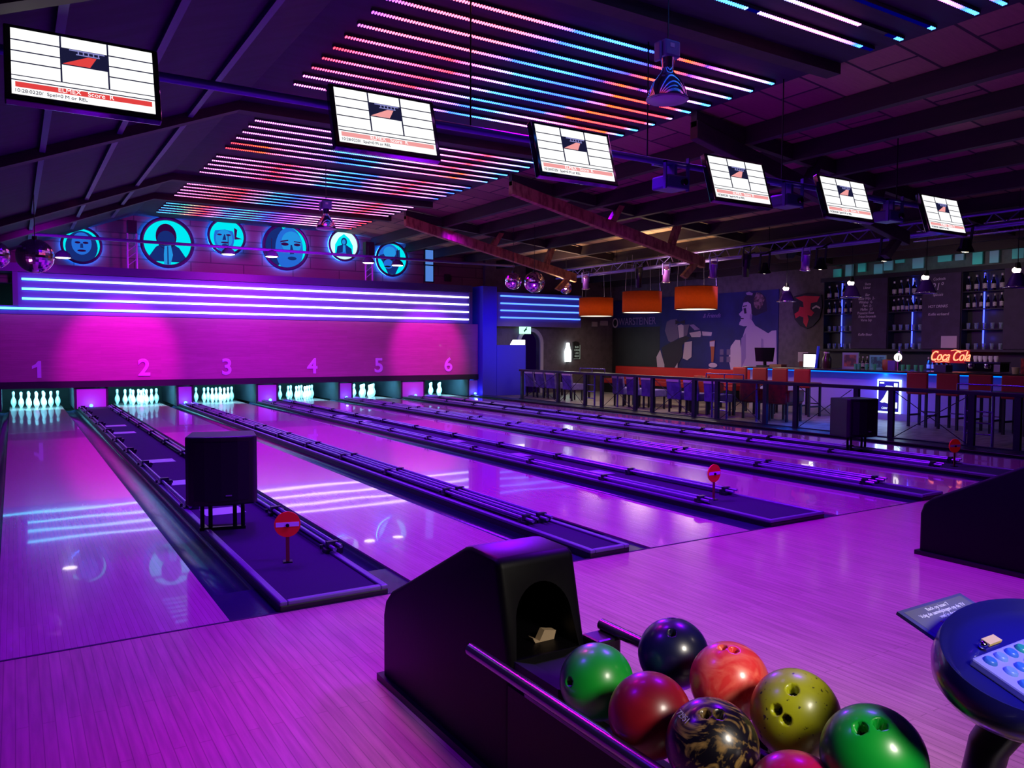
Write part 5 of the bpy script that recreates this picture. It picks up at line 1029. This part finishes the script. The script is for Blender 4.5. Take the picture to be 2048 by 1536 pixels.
def off(loc, dx, dy):   # a point in the direction seen from in front and above
    f = (CAM-Vector(loc)).normalized(); r_ = f.cross(Vector((0, 0, 1))).normalized()*-1; u_ = r_.cross(f)*-1
    r_ = Vector((0, 0, 1)).cross(f).normalized(); u_ = f.cross(r_).normalized()
    z = math.sqrt(max(0.0, 1-dx*dx-dy*dy)); return Vector(loc)+(f*z+r_*dx+u_*dy)
gL = (0.996, -2.592, 0.514); nv = (1.28, -2.612, 0.544); rd = (0.958, -2.864, 0.533); orr = (1.235, -2.879, 0.564); lm = (1.200, -3.125, 0.581); mb = (0.945, -3.093, 0.554); g2 = (1.114, -3.392, 0.615); mg = (0.985, -3.30, 0.505)
bowl(gL, marble('ball_green', '0e9428', '10a42c', 1, 0.5), off(gL, -0.72, -0.05), 'green bowling ball nearest the hood on the left side of the rack', holes=((0, 0),), thumb=False)
bowl(nv, marble('ball_navy', '0a0a2e', '101648', 1, 1, 0.12), off(nv, -0.05, 0.93), 'dark navy bowling ball behind the green one at the hood', holes=((0.02, 0), (-0.075, 0.0)), thumb=False)
bowl(rd, marble('ball_dark_red', '7a0c1c', '9a1420', 1.2, 1), off(rd, 0.1, 0.99), 'dark red bowling ball between the left green and black marbled balls', holes=(), thumb=False)
bowl(orr, marble('ball_coral', 'dc3434', 'ec6a58', 2.2, 3.5, 0.14), off(orr, -0.05, 0.80), 'coral red marbled bowling ball beside the navy ball', holes=((-0.016, 0), (0.016, 0.002)), thumb=False)
bowl(lm, marble('ball_lime', '9ca010', 'b0b41a', 1.5, 1, 0.16, specks='3c3c10'), off(lm, -0.28, -0.05), 'scuffed lime yellow bowling ball with two finger holes', holes=((-0.013, -0.008), (0.015, 0.004)), roll=0.2)
bowl(mb, marble('ball_marble', '0c0714', '8a6c3c', 2.4, 5, 0.12, 0.50, 0.66), off(mb, -0.15, 0.62), 'black bowling ball with gold marbling in the front of the rack', holes=((-0.03, 0.012), (0.0, 0.0)), thumb=False)
bowl(g2, marble('ball_green_front', '06942e', '0aa436', 1, 0.6, 0.12), off(g2, -0.10, 0.56), 'largest-looking green bowling ball at the right front with two finger holes', holes=((-0.022, 0.012), (0.014, -0.012)), thumb=False, hr=0.0145)
bowl(mg, marble('ball_magenta', 'a80a3c', 'c41450', 1, 1, 0.14), off(mg, 0, 0.99), 'magenta bowling ball cut by the bottom edge of the photo', holes=(), thumb=False)
o = text('ball_number', '72951', 0.022, mat('engraving', 'a8a0b0', 0.5), None, (0, 0, 0), (0, 0, 0), 0.0005)
d = (off(mb, -0.62, 0.50)-Vector(mb)); o.matrix_world = Matrix.Translation(Vector(mb)+d*0.1085) @ d.to_track_quat('Z', 'Y').to_matrix().to_4x4()
for ob in bpy.data.objects:
    if ob.name.startswith('bowling_ball') and 'gold marbling' in ob.get('label', ''):
        bpy.context.view_layer.update(); mw = o.matrix_world.copy(); o.parent = ob; o.matrix_world = mw
# ================================================================ keypad console
t = thing('keypad_console', 'glossy black oval scoring console with round keypad buttons at the lower right', 'console', (1.40, -3.60, 0.85), (math.radians(20), 0, 0))
SHELL = mat('console_shell', '0e0c44', 0.3, coat=0.4)  # black plastic; blue light on it is partly put into the base colour
b = MB(); prof = [(0.0, -0.03), (0.80, -0.03), (0.90, -0.018), (0.95, 0.0), (0.985, 0.004), (1.0, -0.012), (1.0, -0.035), (0.96, -0.06), (0.86, -0.085), (0.4, -0.095), (0.0, -0.095)]
n = 64
rings = []
for r, z in prof:
    if r == 0: rings.append([b.bm.verts.new((0, 0, z))])
    else: rings.append([b.bm.verts.new((r*0.31*math.cos(2*math.pi*k/n), r*0.175*math.sin(2*math.pi*k/n), z)) for k in range(n)])
for A, B in zip(rings, rings[1:]):
    for k in range(n):
        q = [A[k % len(A)], A[(k+1) % len(A)], B[(k+1) % len(B)], B[k % len(B)]]; q = [v for i, v in enumerate(q) if v not in q[:i]]; b.bm.faces.new(q)
b.done('console_shell', SHELL, t, smooth=True)
KP = mat('keypad_grey', '74747c', 0.5)
kpo = MB().box(-0.185, -0.105, -0.03, 0.185, 0.062, -0.012).done('keypad_panel', KP, t, bevel=0.004)
bc = [mat('button_blue', '2c5a74', 0.3), mat('button_grey', '587880', 0.3), mat('button_green', '1c7a4c', 0.3)]
for r in range(4):
    for c in range(8):
        x = -0.155+c*0.042+(0.012 if r % 2 else 0); y = 0.040-r*0.036
        if x > 0.17: continue
        m_ = bc[2] if (c == 3 and r == 0) or (c, r) == (2, 2) else bc[(c+r) % 2]
        MB().lathe([(0, 0.006), (0.010, 0.006), (0.013, 0.003), (0.0145, -0.002), (0, -0.002)], 20, (x, y, -0.011)).done('button', m_, kpo, smooth=True)
MB().prism([(0.10, 0.062), (0.185, 0.062), (0.185, 0.0)], 'z', -0.013, -0.0115).prism([(-0.185, -0.105), (-0.10, -0.105), (-0.185, -0.06)], 'z', -0.013, -0.0115).done('orange_corner', mat('orange_print', 'd8501c', 0.5), kpo)
MB().box(-0.07, 0.082, -0.028, -0.02, 0.102, -0.022).done('yellow_label', mat('label_yellow', 'b8a050', 0.5), t)
MB().sphere((-0.095, 0.085, -0.02), 0.009, 12, 8).done('metal_key', CHROME, t, smooth=True)
MB().path([(0.10, 0.0, -0.08), (0.05, 0.02, -0.17), (0.02, 0.03, -0.28), (0.06, 0.02, -0.44), (0.14, -0.05, -0.62), (0.22, -0.16, -0.85)], [0.055, 0.048, 0.042, 0.042, 0.045, 0.05], 20).done('curved_stand', BLACK, t, smooth=True)
t = thing('notice_card', 'dark violet notice card with three pale lines and red print behind the console', 'notice', (1.40, -3.60, 0.85), (math.radians(20), 0, 0))
MB().box(-0.145, 0.12, -0.052, 0.115, 0.250, -0.044).done('card_board', mat('card_violet', '3c3a78', 0.5), t)
MB().box(-0.132, 0.13, -0.044, 0.102, 0.242, -0.0435).done('card_print', mat('card_slate', '50506c', 0.6), t)
for j, s_ in enumerate(('Back op baan 7', 'Volg de aanwijzingen op de TV', 'veel je doen')): text('notice_text', s_, 0.0145, mat('notice_white', 'd8d8e8', 0.6), t, (-0.015, 0.231-j*0.0145, -0.043), (0, 0, 0), 0.0002)
for j, s_ in enumerate(('Toets nu lane 1 voor start', 'druk op BOWLEN', 'service 2')): text('notice_red_text', s_, 0.013, mat('notice_red', 'a02838', 0.6), t, (0.0, 0.186-j*0.013, -0.043), (0, 0, 0), 0.0002)
